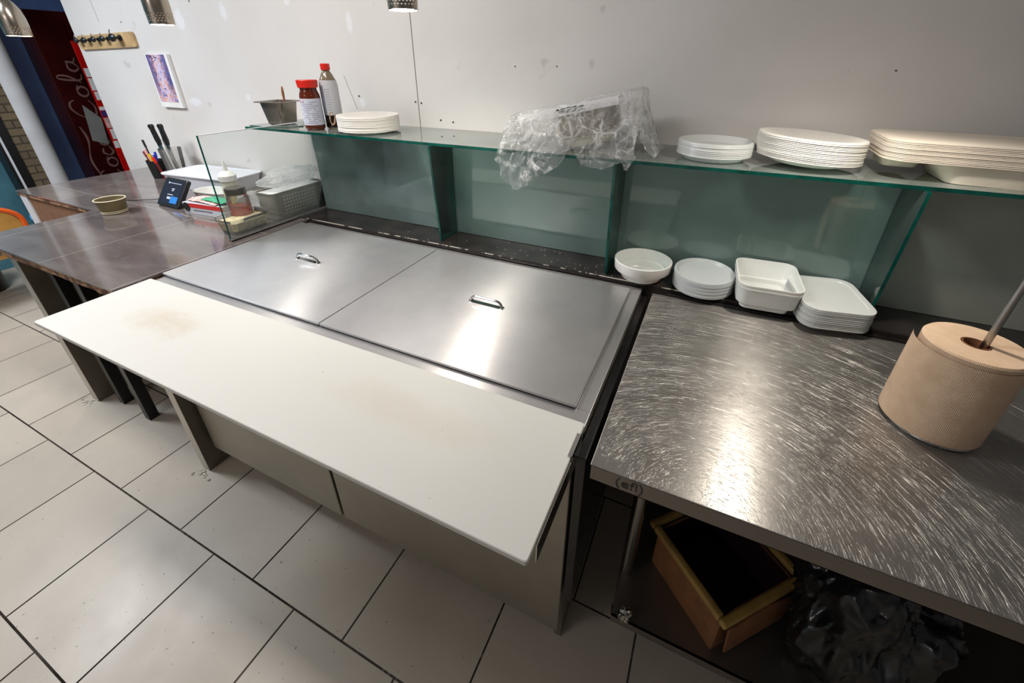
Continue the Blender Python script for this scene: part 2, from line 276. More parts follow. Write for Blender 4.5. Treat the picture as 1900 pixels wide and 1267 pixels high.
M = dict(
 floor=mat_floor(), wall=mat_wall(), counter=mat_counter(), board=mat_board(), edge=mat_wood_edge(), towel=mat_towel(),
 lid=mat_steel('brushed_lid_steel', c3(208, 206, 206), .32, .88, metal=.80, bump=.035),
 lidshadow=pbr('lid_shadow_grey', c3(66, 62, 68), .4, .6),  # dark grey holds the shade of the gap below the lid edge
 rim=mat_steel('rim_steel', c3(200, 198, 198), .30, .5, stretch=(3, 60, 3), metal=.8),
 body=mat_steel('dull_cabinet_steel', c3(170, 164, 152), .46, .2, tangent=(0, 0, 1), stretch=(60, 60, 3)),
 dark_steel=mat_steel('dark_backsplash_steel', c3(168, 170, 162), .46, .3, tangent=(0, 0, 1), stretch=(60, 3, 3), metal=.30),
 table=mat_scratched(), apron=mat_steel('table_edge_steel', c3(140, 134, 128), .34, .3, stretch=(3, 3, 60)),
 chrome=pbr('chrome', c3(200, 198, 196), .10, 1.0, vary=0), nickel=pbr('nickel', c3(170, 166, 160), .25, 1.0, vary=0),
 green=mat_glass('green_pane_glass', (.66, .84, .78, 1), .9, .03, .10, (.42, .58, .54, 1)),
 backglass=mat_glass('green_back_glass', (.78, .90, .86, 1), 1.0, .05, .36, (.42, .58, .56, 1), 1.6),
 shelfglass=mat_glass('shelf_glass', (.80, .92, .88, 1), 1.0, .03, .30, (.72, .80, .74, 1)),
 clear=mat_glass('clear_pane_glass', (.97, .985, .975, 1), 1.0, .01, .04, (.85, .88, .85, 1)),
 glassedge=pbr('glass_cut_edge', c3(3, 74, 64), .12, vary=.25, vscale=20),
 film=mat_film('clear_plastic_film', .22, .85, 17), film2=mat_film('clear_bag_film', .34, .5, 16), darkfilm=pbr('black_bag_film', c3(30, 30, 31), .20, bump=.9, bscale=18, vary=.3),
 paper=pbr('moulded_fibre_white', c3(226, 222, 214), .75, bump=.08, bscale=300), fibre=pbr('moulded_fibre_natural', c3(226, 214, 198), .8, bump=.08, bscale=300),
 white=pbr('white_plastic', c3(226, 225, 221), .32, vary=.02, **{'Subsurface Weight': .1}), tubwhite=pbr('white_tub_plastic', c3(222, 222, 228), .4, vary=.02),
 frost=mat_lidded('frosted_lid_plastic', c3(214, 218, 218), .30, .62), milky=mat_lidded('milky_lid_plastic', c3(228, 230, 228), .30, .70),
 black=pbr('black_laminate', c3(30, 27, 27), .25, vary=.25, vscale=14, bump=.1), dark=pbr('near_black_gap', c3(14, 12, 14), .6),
 chips=mat_chips(), ledge=pbr('worn_black_ledge', c3(46, 41, 40), .24, vary=.3, vscale=9, bump=.1, bscale=90), wornwhite=pbr('chipped_white_edge', c3(206, 198, 186), .6, vary=.3, vscale=60),
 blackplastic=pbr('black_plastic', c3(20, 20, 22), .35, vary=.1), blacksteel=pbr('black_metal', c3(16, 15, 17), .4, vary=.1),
 red=pbr('red_plastic', c3(222, 34, 18), .35, vary=.03), redpaint=pbr('red_enamel', c3(196, 20, 16), .25, vary=.08),
 darkred=pbr('dark_red_door_panel', c3(52, 12, 10), .14, vary=.35, vscale=3), silver=pbr('grey_white_lettering', c3(112, 82, 76), .5, vary=.1),
 greytape=pbr('grey_sheet', c3(128, 128, 124), .45, vary=.12), paperw=pbr('white_paper', c3(232, 231, 230), .8, vary=.03), purple=pbr('purple_print', c3(66, 40, 110), .6),
 blue=pbr('blue_paint', c3(84, 108, 156), .5, vary=.08), teal=pbr('teal_paint', c3(74, 122, 138), .5, vary=.12, vscale=9), white_plaster=pbr('white_plaster', c3(206, 206, 208), .7, vary=.05),
 brick=mat_brick(), blackpaint=pbr('black_paint', c3(14, 13, 14), .4), whitetrim=pbr('white_trim', c3(214, 216, 220), .4), brownboard=pbr('brown_hardboard', c3(132, 92, 66), .7, vary=.12, vscale=20),
 steelstrip=mat_steel('panel_edge_steel', c3(196, 190, 180), .40, .2, tangent=(0, 0, 1), stretch=(60, 60, 3)),
 darkpanel=pbr('grey_side_panel', c3(116, 108, 94), .38, .25, vary=.12), wood=pbr('light_wood', c3(198, 164, 116), .55, vary=.15, vscale=14), orange=pbr('orange_lacquer', c3(226, 92, 26), .3, vary=.06), seatwood=pbr('varnished_seat_wood', c3(186, 136, 70), .3, vary=.15),
 kraft=pbr('kraft_paper', c3(112, 98, 66), .6, vary=.1), cream=pbr('cream_paper', c3(226, 214, 184), .6), cardboard=pbr('cardboard', c3(132, 86, 50), .8, vary=.12, vscale=20), yellowrim=pbr('yellow_rim', c3(160, 128, 66), .5, vary=.18, vscale=12),
 shade=mat_shade(), lampin=pbr('white_enamel_inside', c3(250, 248, 240), .5, vary=0), bulb=emis('lit_bulb', (1, .95, .87, 1), 30), poster=mat_poster(), pbasket=mat_holes(),
 towelcore=pbr('brown_core_card', c3(140, 92, 60), .8), oil=mat_lidded('pale_yellow_oil', c3(212, 196, 96), .2, .85), squeeze=mat_lidded('clear_squeeze_plastic', c3(232, 226, 190), .3, .35),
 jarglass=mat_glass('jar_glass', (.94, .96, .95, 1), 1, .02, .03), redsauce=pbr('red_sauce', c3(226, 96, 66), .3), brownsauce=pbr('brown_sauce', c3(92, 34, 16), .12, vary=.1), cola=pbr('dark_syrup', c3(20, 8, 6), .08, vary=0), darkbronze=pbr('dark_bronze_lid', c3(70, 58, 44), .3, .7),
 label=pbr('pale_blue_label', c3(206, 208, 222), .5, vary=.03), labeltext=pbr('grey_print', c3(112, 110, 124), .6, vary=0), greylabel=pbr('grey_label', c3(132, 134, 146), .5, vary=.05), lightlabel=pbr('light_grey_label', c3(196, 196, 200), .5, vary=.05), tan=pbr('tan_print', c3(190, 150, 120), .5, vary=.2, vscale=80), bottleplastic=pbr('smoky_bottle_plastic', c3(128, 112, 90), .12, vary=.05),
 rice=pbr('cream_crumbs', c3(226, 208, 164), .9, vary=.2, vscale=60, bump=.8, bscale=120), crumb=pbr('dark_seeds', c3(120, 96, 60), .9, vary=.3, vscale=80, bump=.8, bscale=120), deli=mat_glass('deli_plastic', (.96, .96, .95, 1), .9, .05, .16, (.92, .91, .86, 1)),
 screen=emis('tablet_screen', (.035, .045, .07, 1), 1.0), screenw=emis('screen_white', (.75, .82, .95, 1), 1.0), screenb=emis('screen_blue', (.05, .26, .75, 1), 1.2),
 boxwhite=pbr('carton_grey_white', c3(196, 198, 204), .6), boxred=pbr('carton_red', c3(206, 40, 34), .5), pink=pbr('pink_print', c3(226, 186, 180), .5, vary=.2, vscale=30), greenp=pbr('green_print', c3(60, 158, 120), .5), yellow=pbr('yellow_plastic', c3(226, 180, 34), .4), bluep=pbr('blue_plastic', c3(30, 50, 190), .4), skinpink=pbr('pink_handle', c3(226, 160, 160), .4), maroon=pbr('dark_red_handle', c3(110, 24, 24), .4),
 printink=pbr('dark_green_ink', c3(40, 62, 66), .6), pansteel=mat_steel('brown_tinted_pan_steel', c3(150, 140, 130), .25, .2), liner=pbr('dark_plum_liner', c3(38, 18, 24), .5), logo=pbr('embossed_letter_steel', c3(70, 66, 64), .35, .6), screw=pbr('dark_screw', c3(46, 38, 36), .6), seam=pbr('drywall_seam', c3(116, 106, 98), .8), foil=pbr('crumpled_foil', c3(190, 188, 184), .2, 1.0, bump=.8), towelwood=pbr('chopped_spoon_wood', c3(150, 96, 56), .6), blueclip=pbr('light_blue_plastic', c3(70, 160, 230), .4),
)

# ------------------------------------------------------------------ object helpers
def link(o, parent=None):
    COL.objects.link(o)
    if parent is not None: o.parent = parent
    return o
def tag(o, label=None, cat=None, group=None, kind=None):
    if label: o['label'] = label
    if cat: o['category'] = cat
    if group: o['group'] = group
    if kind: o['kind'] = kind
    return o
def thing(name, label, cat, loc=(0, 0, 0), rz=0.0, group=None, rot=None):
    o = D.objects.new(name, None); o.empty_display_size = .05; o.location = loc
    o.rotation_euler = rot if rot else (0, 0, rz)
    link(o); return tag(o, label, cat, group)
def obj(name, bm, mat, parent=None, loc=(0, 0, 0), rot=(0, 0, 0), smooth=True, bevel=0, ang=.6):
    me = D.meshes.new(name); bmesh.ops.recalc_face_normals(bm, faces=bm.faces[:]) if not getattr(bm, 'keep', False) else None
    bm.to_mesh(me); bm.free()
    for m in (mat if isinstance(mat, (list, tuple)) else [mat]): me.materials.append(m)
    o = D.objects.new(name, me); o.location = loc; o.rotation_euler = rot; link(o, parent)
    if smooth:
        for p in me.polygons: p.use_smooth = True
        try: me.set_sharp_from_angle(angle=ang)
        except Exception: pass
    if bevel:
        b = o.modifiers.new('bevel', 'BEVEL'); b.width = bevel; b.segments = 2; b.limit_method = 'ANGLE'; b.angle_limit = .7
    return o
def NB(): return bmesh.new()
def box(bm, x0, x1, y0, y1, z0, z1, mi=0):
    vs = [bm.verts.new(p) for p in [(x0, y0, z0), (x1, y0, z0), (x1, y1, z0), (x0, y1, z0), (x0, y0, z1), (x1, y0, z1), (x1, y1, z1), (x0, y1, z1)]]
    for f in [(0, 3, 2, 1), (4, 5, 6, 7), (0, 1, 5, 4), (1, 2, 6, 5), (2, 3, 7, 6), (3, 0, 4, 7)]:
        fc = bm.faces.new([vs[i] for i in f]); fc.material_index = mi
    return bm
def prism(bm, pts, axis, a, b, mi=0, mi_edge=None):
    # extrude polygon pts (2-D) along axis from a to b
    def P(p, t):
        return {0: (t, p[0], p[1]), 1: (p[0], t, p[1]), 2: (p[0], p[1], t)}[axis]
    A = [bm.verts.new(P(p, a)) for p in pts]; B = [bm.verts.new(P(p, b)) for p in pts]
    f = bm.faces.new(A); f.material_index = mi; f = bm.faces.new(B[::-1]); f.material_index = mi
    n = len(pts)
    for i in range(n):
        f = bm.faces.new((A[i], B[i], B[(i+1) % n], A[(i+1) % n])); f.material_index = mi if mi_edge is None else mi_edge
    return bm
def lathe(bm, prof, n=32, closed=False, mi=0, cx=0, cy=0):
    rings = []
    for (r, z) in prof:
        if r < 1e-6: rings.append([bm.verts.new((cx, cy, z))])
        else: rings.append([bm.verts.new((cx+r*math.cos(2*PI*i/n), cy+r*math.sin(2*PI*i/n), z)) for i in range(n)])
    pairs = list(zip(rings[:-1], rings[1:]))
    if closed: pairs.append((rings[-1], rings[0]))
    for a, b in pairs:
        for i in range(n):
            j = (i+1) % n
            if len(a) == 1 and len(b) == 1: continue
            if len(a) == 1: f = bm.faces.new((a[0], b[j], b[i]))
            elif len(b) == 1: f = bm.faces.new((a[i], a[j], b[0]))
            else: f = bm.faces.new((a[i], a[j], b[j], b[i]))
            f.material_index = mi
    return bm
def rrect(hx, hy, r, k=5):
    r = min(r, hx-1e-4, hy-1e-4); out = []
    for cx, cy, a0 in ((hx-r, hy-r, 0), (-hx+r, hy-r, PI/2), (-hx+r, -hy+r, PI), (hx-r, -hy+r, 1.5*PI)):
        for i in range(k+1):
            a = a0+PI/2*i/k; out.append((cx+r*math.cos(a), cy+r*math.sin(a)))
    return out
def loft(bm, rings, cap0=True, cap1=True, mi=0):
    # rings: list of (hx, hy, r, z[, ox, oy])
    R = []
    for q in rings:
        ox, oy = (q[4], q[5]) if len(q) > 4 else (0, 0)
        R.append([bm.verts.new((x+ox, y+oy, q[3])) for x, y in rrect(q[0], q[1], q[2])])
    n = len(R[0])
    for a, b in zip(R[:-1], R[1:]):
        for i in range(n):
            f = bm.faces.new((a[i], a[(i+1) % n], b[(i+1) % n], b[i])); f.material_index = mi
    if cap0: bm.faces.new(R[0][::-1]).material_index = mi
    if cap1: bm.faces.new(R[-1]).material_index = mi
    return bm
def tube(bm, pts, r, n=10, closed=False, mi=0, cap=True):
    pts = [Vector(p) for p in pts]; rs = r if isinstance(r, (list, tuple)) else [r]*len(pts)
    N = len(pts); rings = []; prev = None
    for i, p in enumerate(pts):
        if closed: t = pts[(i+1) % N]-pts[i-1]
        else: t = pts[min(i+1, N-1)]-pts[max(i-1, 0)]
        t.normalize()
        if prev is None:
            a = Vector((0, 0, 1)) if abs(t.z) < .9 else Vector((1, 0, 0)); u = t.cross(a).normalized()
        else: u = (prev-t*prev.dot(t)).normalized()
        prev = u; v = t.cross(u)
        rings.append([bm.verts.new(p+rs[i]*(u*math.cos(2*PI*k/n)+v*math.sin(2*PI*k/n))) for k in range(n)])
    pr = list(zip(rings[:-1], rings[1:])) + ([(rings[-1], rings[0])] if closed else [])
    for a, b in pr:
        for k in range(n):
            bm.faces.new((a[k], a[(k+1) % n], b[(k+1) % n], b[k])).material_index = mi
    if cap and not closed:
        bm.faces.new(rings[0][::-1]).material_index = mi; bm.faces.new(rings[-1]).material_index = mi
    return bm
def text(body, size, ext, mat, parent, loc, rot, name='lettering', align='CENTER', sx=1.0):
    c = D.curves.new(name, 'FONT'); c.body = body; c.size = size; c.extrude = ext; c.align_x = align; c.align_y = 'CENTER'; c.resolution_u = 3
    t = D.objects.new('tmp', c); COL.objects.link(t); bpy.context.view_layer.update()
    me = D.meshes.new_from_object(t.evaluated_get(bpy.context.evaluated_depsgraph_get()))
    D.objects.remove(t); D.curves.remove(c); me.name = name; me.materials.clear(); me.materials.append(mat)
    o = D.objects.new(name, me); o.location = loc; o.rotation_euler = rot; o.scale = (sx, 1, 1); link(o, parent); return o
def dup(root, loc=None, rz=None, rot=None, label=None, group=None):
    r = root.copy(); COL.objects.link(r)
    if loc is not None: r.location = loc
    if rz is not None: r.rotation_euler = (0, 0, rz)
    if rot is not None: r.rotation_euler = rot
    if label: r['label'] = label
    if group: r['group'] = group
    for ch in list(root.children):
        c = ch.copy(); COL.objects.link(c); c.parent = r
        for g in ch.children:
            d = g.copy(); COL.objects.link(d); d.parent = c
    return r
def struct(name, bm, mat, parent=None, **kw):
    o = obj(name, bm, mat, parent, smooth=kw.pop('smooth', False), **kw)
    if parent is None: o['kind'] = 'structure'
    return o

# ================================================================== THE SETTING
WY = 1.80
struct('floor', box(NB(), -6.2, 2.6, -2.9, 3.4, -.05, 0), M['floor'])
struct('ceiling', box(NB(), -6.2, 2.6, -2.9, 3.4, 2.70, 2.75), M['white_plaster'])
wb = struct('wall_back', box(NB(), -4.305, 2.5, WY, WY+.12, 0, 2.7), M['wall'])
struct('wall_hall', box(NB(), -6.2, 2.6, 3.3, 3.4, 0, 2.7), M['white_plaster'])
struct('wall_right', box(NB(), 2.5, 2.6, -2.9, 3.3, 0, 2.7), M['white_plaster'])
struct('wall_front', box(NB(), -6.2, 2.6, -2.9, -2.8, 0, 2.7), M['white_plaster'])
wl = struct('wall_left', box(NB(), -5.55, -5.45, 1.56, 3.3, 0, 2.7), M['blue'])
struct('wall_teal', box(NB(), -5.55, -5.45, -2.8, 1.43, 0, 2.7), M['teal'])
struct('wall_brick', box(NB(), -5.30, -5.20, 1.485, 1.585, 0, 2.7), M['brick'])
# rounded white plaster column beside the blue wall
pts = [(-5.5, 1.57), (-5.24, 1.57)] + [(-5.24+.07*math.sin(a)*1.0, 1.645-.075*math.cos(a)) for a in [PI*i/12 for i in range(13)]] + [(-5.5, 1.72)]
o = struct('trim_1', prism(NB(), pts, 2, 0, 2.7), M['white_plaster'], smooth=True, ang=1.2)
struct('trim_2', box(NB(), -5.32, -5.19, 1.395, 1.485, 0, 2.7), M['blackpaint'])
struct('trim_3', box(NB(), -5.205, -5.182, 1.415, 1.428, 0, 2.7), M['whitetrim'])
# drywall seam, screws
bm = NB(); box(bm, -1.3655, -1.3625, WY-.0012, WY+.001, 1.33, 2.5); obj('drywall_seam', bm, M['seam'], wb, smooth=False)
bm = NB(); prism(bm, [(-3.921, 1.86), (-3.919, 1.86), (-3.930, 2.02), (-3.932, 2.02)], 1, WY-.001, WY+.001)
prism(bm, [(-1.818, 1.56), (-1.8165, 1.56), (-1.760, 1.40), (-1.7615, 1.40)], 1, WY-.001, WY+.001); obj('scrape_line', bm, M['seam'], wb, smooth=False)
sc = NB(); lathe(sc, [(0, 0), (.0042, 0), (.0042, .002), (0, .002)], 10)
s0 = obj('screw', sc, M['screw'], wb, loc=(-1.38, WY, 1.449), rot=(PI/2, 0, 0), smooth=False)
for (x, z) in [(-1.346, 1.445), (-1.241, 1.372), (-1.171, 1.366), (-.844, 1.606), (-.276, 1.368), (-.658, 1.607), (-1.735, 1.465), (-2.9, 1.93), (-3.66, 1.85), (.45, 1.60)]:
    c = s0.copy(); COL.objects.link(c); c.location = (x, WY, z)
    if (x, z) in ((-.844, 1.606), (-.658, 1.607), (.45, 1.60)): c.scale = (.6, .6, 1)

# ================================================================== PREP FRIDGE
fr = thing('prep_fridge', 'stainless steel sandwich prep fridge with two flat lids in the middle of the run', 'prep fridge', (0, 0, 0))
FX0, FX1 = -1.83, -.152
# rim frame: four strips around the lids
bm = NB()
box(bm, FX0, FX1, .688, .742, .868, .888); box(bm, FX0, FX1, 1.372, 1.414, .868, .888)
box(bm, -.192, FX1, .742, 1.372, .868, .888); box(bm, FX0, -1.822, .742, 1.372, .868, .888)
# upturned back edge
obj('rim', bm, M['rim'], fr, smooth=False, bevel=.0015)
bm = NB(); box(bm, FX0, FX1, .700, 1.41, .60, .868); obj('top_housing', bm, M['darkpanel'], fr, smooth=False)
bm = NB(); box(bm, -1.742, -.180, .665, 1.40, .10, .60); obj('cabinet_body', bm, M['darkpanel'], fr, smooth=False)
bm = NB(); box(bm, -.178, -.155, .668, 1.40, .0, .868); obj('side_panel', bm, M['darkpanel'], fr, smooth=False, bevel=.002)
bm = NB(); box(bm, -1.822, -1.772, .583, 1.40, .0, .868, 0)
for f in bm.faces:
    f.material_index = 0 if abs(f.calc_center_median().y-.583) < 1e-4 else 1
obj('side_panel', bm, [M['steelstrip'], M['darkpanel']], fr, smooth=False, bevel=.0015)
for x0, x1 in ((-1.748, -1.006), (-.992, -.157)):
    bm = NB(); box(bm, x0, x1, .627, .665, .115, .842)
    d = obj('door', bm, M['body'], fr, smooth=False, bevel=.003)
    bm = NB(); box(bm, x0+.01, x1-.01, .629, .664, .842, .858); obj('door_top_rail', bm, M['dark'], d, smooth=False)
for x in (-1.65, -.27):
    for y in (.74, 1.3):
        bm = NB(); lathe(bm, [(0, .105), (.018, .105), (.018, .06), (.012, .06)], 12); 
        tube(bm, [(-.012, 0, .032), (.012, 0, .032)], .031, 16)
        obj('caster', bm, M['blackplastic'], fr, loc=(x, y, 0))
# lids: parts of the fridge, each with its wire handle
def lid(x0, x1, label):
    w, d = (x1-x0)/2, .320
    bm = NB(); loft(bm, [(w, d, .004, .0055), (w, d, .004, .0115), (w-.001, d-.001, .004, .0125)], True, True)
    t = obj('lid', bm, M['lid'], fr, loc=((x0+x1)/2, 1.055, .888), smooth=False); t['label'] = label
    bm = NB(); loft(bm, [(w-.003, d-.003, .004, 0), (w-.003, d-.003, .004, .0055)]); obj('lid_shadow_strip', bm, M['lidshadow'], t, smooth=False)  # dark strip added in place of the shadow under the lid edge
    P = []; L = .058
    for a in [PI, PI*.83, PI*.67, PI*.5]: P.append((-L+.020+.020*math.cos(a), 0, .001+.020*math.sin(a)))
    for a in [PI*.5, PI*.33, PI*.17, 0]: P.append((L-.020+.020*math.cos(a), 0, .001+.020*math.sin(a)))
    bm = NB(); tube(bm, P, .0052, 10)
    loft(bm, [(.0075, .0085, .004, 0, -L, 0), (.0065, .0075, .004, .004, -L, 0)]); loft(bm, [(.0075, .0085, .004, 0, L, 0), (.0065, .0075, .004, .004, L, 0)])
    loft(bm, [(L, .0085, .004, 0), (L, .0085, .004, .0012)])
    obj('handle', bm, M['chrome'], t, loc=(0, 0, .0125))
lid(-1.838, -1.0185, 'left flat lid, under the grey light')
lid(-1.0155, -.188, 'right flat lid with the bright streak')
# black gap strip between fridge and right table
bm = NB(); box(bm, -.150, -.128, .63, 1.41, .30, .862)
tag(obj('filler_strip', bm, M['black'], smooth=False, bevel=.002), 'narrow black filler strip standing between the prep fridge and the right table', 'filler strip')

# cutting board + clips
cb = thing('cutting_board', 'long white plastic cutting board, stained, along the front of the prep fridge', 'cutting board', (-.989, .529, .888))
bm = NB(); loft(bm, [(.835, .160, .006, -.0), (.838, .163, .006, .0015), (.838, .163, .006, .0115), (.8365, .1615, .006, .013)])
obj('board', bm, M['board'], cb, smooth=False)
for sx in (1,):
    bk = thing('board_bracket', 'thin steel bracket holding the right end of the white cutting board', 'bracket', (-.148, .5, .884))
    bm = NB(); box(bm, -.001, .001, -.10, .16, -.035, .012); box(bm, -.010, .001, .09, .155, .0185, .0205); box(bm, -.001, .001, .09, .155, .01, .0205)
    obj('bracket_plate', bm, M['chrome'], bk, smooth=False)
bm = NB(); box(bm, -1.81, -.16, .40, .690, .868, .8875)
obj('board_support', bm, M['body'], fr, smooth=False)

# ================================================================== BLACK LEDGE, GLASS SHELF
bm = NB(); box(bm, -1.905, 2.2, 1.421, WY, .84, .905)
lg = tag(obj('ledge', bm, M['ledge'], smooth=False, bevel=.003), 'black laminate ledge running along the wall behind fridge and table', 'ledge')
bm = NB(); box(bm, -1.86, .34, 1.4192, 1.4215, .9025, .9056); obj('chipped_edge', bm, M['chips'], lg, smooth=False)
bm = NB()
for i in range(60):
    x = random.gauss(-.5, .3); y = random.uniform(1.43, 1.57); s = random.uniform(.0007, .0016)
    if x > -.2: continue
    box(bm, x-s, x+s, y-s, y+s, .9045, .905+s)
tag(obj('crumbs', bm, M['wornwhite'], smooth=False), 'scattered white crumbs lying on the black ledge under the glass', 'crumbs', kind='stuff')
bm = NB(); box(bm, -1.88, 2.2, 1.592, 1.604, .906, 1.322)
tag(obj('backsplash', bm, M['dark_steel'], smooth=False), 'dark steel backsplash sheet standing behind the green glass under the shelf', 'backsplash')
def pane(name, x0, x1, y0, y1, z0, z1, mat, label, cat, group, thin):
    bm = NB(); box(bm, x0, x1, y0, y1, z0, z1)
    for f in bm.faces: f.material_index = 0 if abs(f.normal[thin]) > .9 else 1
    bm.normal_update()
    for f in bm.faces: f.material_index = 0 if abs(f.normal[thin]) > .9 else 1
    return tag(obj(name, bm, [mat, M['glassedge']], smooth=False), label, cat, group)
GB = 'green glass panes standing on the black ledge'
pane('back_glass', -1.885, -1.053, 1.583, 1.590, .907, 1.322, M['backglass'], 'left green back pane behind the left fridge lid', 'glass pane', GB, 1)
pane('back_glass', -1.042, -.303, 1.583, 1.590, .907, 1.322, M['backglass'], 'middle green back pane behind the right fridge lid, under the plastic bag', 'glass pane', GB, 1)
pane('back_glass', -.292, .512, 1.583, 1.590, .907, 1.322, M['backglass'], 'right green back pane behind the white bowls and lids', 'glass pane', GB, 1)
def fin(x, label, yb, yt):
    bm = NB(); prism(bm, [(yb, .907), (1.581, .907), (1.581, 1.323), (yt, 1.323)], 0, x-.0045, x+.0045, 0, 1)
    return tag(obj('glass_support', bm, [M['green'], M['glassedge']], smooth=False), label, 'glass support', 'upright green glass supports under the shelf')
fin(-1.047, 'green glass upright support nearest the end pane, behind the lids', 1.450, 1.418)
fin(-.2975, 'green glass upright support below the plastic bag, beside the round white bowl', 1.437, 1.405)
fin(.5165, 'green glass upright support farthest right, beside the square lid stack', 1.452, 1.412)
pane('glass_shelf', -2.167, 2.1, 1.4365, WY-.002, 1.323, 1.334, M['shelfglass'], 'long green glass shelf along the white wall, carrying plates and containers', 'glass shelf', None, 2)
bm = NB(); prism(bm, [(-2.155, 1.455), (-1.965, 1.452), (-1.90, 1.56), (-2.06, 1.70), (-2.15, 1.70)], 2, 1.3345, 1.3385, 0, 1)
tag(obj('glass_offcut', bm, [M['shelfglass'], M['glassedge']], smooth=False), 'small loose piece of glass under the steel pan on the shelf end', 'glass piece')
# clear end pane in a thin frame
ep = thing('end_pane', 'clear glass end pane standing between the brown counter and the fridge lids', 'glass pane', (-1.908, 1.331, .9))
bm = NB(); box(bm, -.003, .003, -.273, .273, .006, .455); obj('pane', bm, M['clear'], ep, smooth=False)
bm = NB(); box(bm, -.0035, .0035, -.2755, -.2725, 0, .4565); obj('front_edge', bm, M['glassedge'], ep, smooth=False)
bm = NB(); box(bm, -.0035, .0035, -.273, .273, .4545, .4575); obj('top_edge', bm, M['whitetrim'], ep, smooth=False)
bm = NB(); box(bm, -.010, -.0035, -.276, .276, 0, .014); box(bm, .0035, .010, -.276, .276, 0, .014); box(bm, -.010, .010, -.276, .276, 0, .0055); obj('channel', bm, M['rim'], ep, smooth=False)
bm = NB(); box(bm, -.006, .006, .2735, .2790, 0, .415); obj('rear_post', bm, M['rim'], ep, smooth=False)

# ================================================================== LEFT COUNTER
ct = thing('brown_counter', 'dark laminate counter with chipped wood edge, left of the prep fridge', 'counter', (0, 0, 0))
bm = NB(); box(bm, -3.02, -1.845, .578, WY-.002, .893, .900); obj('worktop', bm, M['counter'], ct, smooth=False)
bm = NB(); box(bm, -3.015, -1.849, .583, WY-.003, .862, .893)
bmesh.ops.subdivide_edges(bm, edges=[e for e in bm.edges if abs((e.verts[0].co-e.verts[1].co).x) > .5 or abs((e.verts[0].co-e.verts[1].co).y) > .5], cuts=70, use_grid_fill=True)
for v in bm.verts:
    k = noise.noise(v.co*30)*.004
    if v.co.y < .6: v.co.y += k
    if v.co.x > -1.86: v.co.x += k*.5-.002
obj('plywood_edge', bm, M['edge'], ct, smooth=False)
bm = NB(); box(bm, -2.985, -2.955, .60, 1.7, 0, .862); 
bm2 = NB(); box(bm2, -2.806, -2.742, .605, 1.40, 0, .862)
for f in bm2.faces: f.material_index = 0 if f.calc_center_median().y < .61 else 1
bm.free()
obj('side_panel', bm2, [M['steelstrip'], M['darkpanel']], ct, smooth=False, bevel=.0015)
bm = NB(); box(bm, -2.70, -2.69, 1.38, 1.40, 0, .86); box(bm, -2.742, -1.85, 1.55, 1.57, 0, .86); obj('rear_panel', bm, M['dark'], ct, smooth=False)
fc = thing('far_counter', 'narrow far end of the brown counter with a brown front board, by the pen cup', 'counter', (0, 0, 0))
bm = NB(); box(bm, -3.955, -3.0215, 1.030, WY-.002, .893, .900); obj('worktop', bm, M['counter'], fc, smooth=False)
bm = NB(); box(bm, -3.95, -3.022, 1.034, WY-.003, .872, .893); obj('plywood_edge', bm, M['edge'], fc, smooth=False)
bm = NB(); box(bm, -3.86, -3.022, 1.045, 1.06, 0, .872); obj('front_board', bm, M['brownboard'], fc, smooth=False)
bm = NB(); box(bm, -3.945, -3.86, 1.036, 1.06, 0, .868); box(bm, -3.945, -3.93, 1.06, 1.12, 0, .868); obj('corner_post', bm, M['whitetrim'], fc, smooth=False, bevel=.002)
bm = NB(); box(bm, -3.985, -3.945, 1.04, 1.06, .700, .728); obj('blue_tag', bm, M['blueclip'], fc, smooth=False)
# stand with black legs under the counter
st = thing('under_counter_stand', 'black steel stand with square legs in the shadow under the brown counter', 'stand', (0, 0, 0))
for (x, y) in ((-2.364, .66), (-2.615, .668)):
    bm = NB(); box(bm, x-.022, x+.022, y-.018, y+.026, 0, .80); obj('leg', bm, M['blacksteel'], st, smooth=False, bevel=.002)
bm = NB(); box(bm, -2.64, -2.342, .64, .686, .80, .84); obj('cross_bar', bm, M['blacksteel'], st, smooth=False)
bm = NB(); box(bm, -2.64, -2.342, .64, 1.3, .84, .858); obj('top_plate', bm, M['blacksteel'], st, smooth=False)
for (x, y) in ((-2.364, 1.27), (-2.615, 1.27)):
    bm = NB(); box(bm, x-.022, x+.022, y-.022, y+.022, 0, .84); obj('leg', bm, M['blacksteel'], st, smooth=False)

bm = NB()
for (cx, cy) in ((-1.80, .565), (-2.79, .585)):
    for k in range(22):
        x = random.gauss(cx, .025); y = random.gauss(cy, .012); q = random.uniform(.002, .006)
        prism(bm, [(x-q, y-q), (x+q, y-q*.6), (x+q*.7, y+q), (x-q*.5, y+q*.8)], 2, .0005, .0005+q*.7)
tag(obj('plaster_debris', bm, M['wornwhite'], smooth=False), 'loose plaster and dust bits on the floor at the feet of the steel side panels', 'debris', kind='stuff')
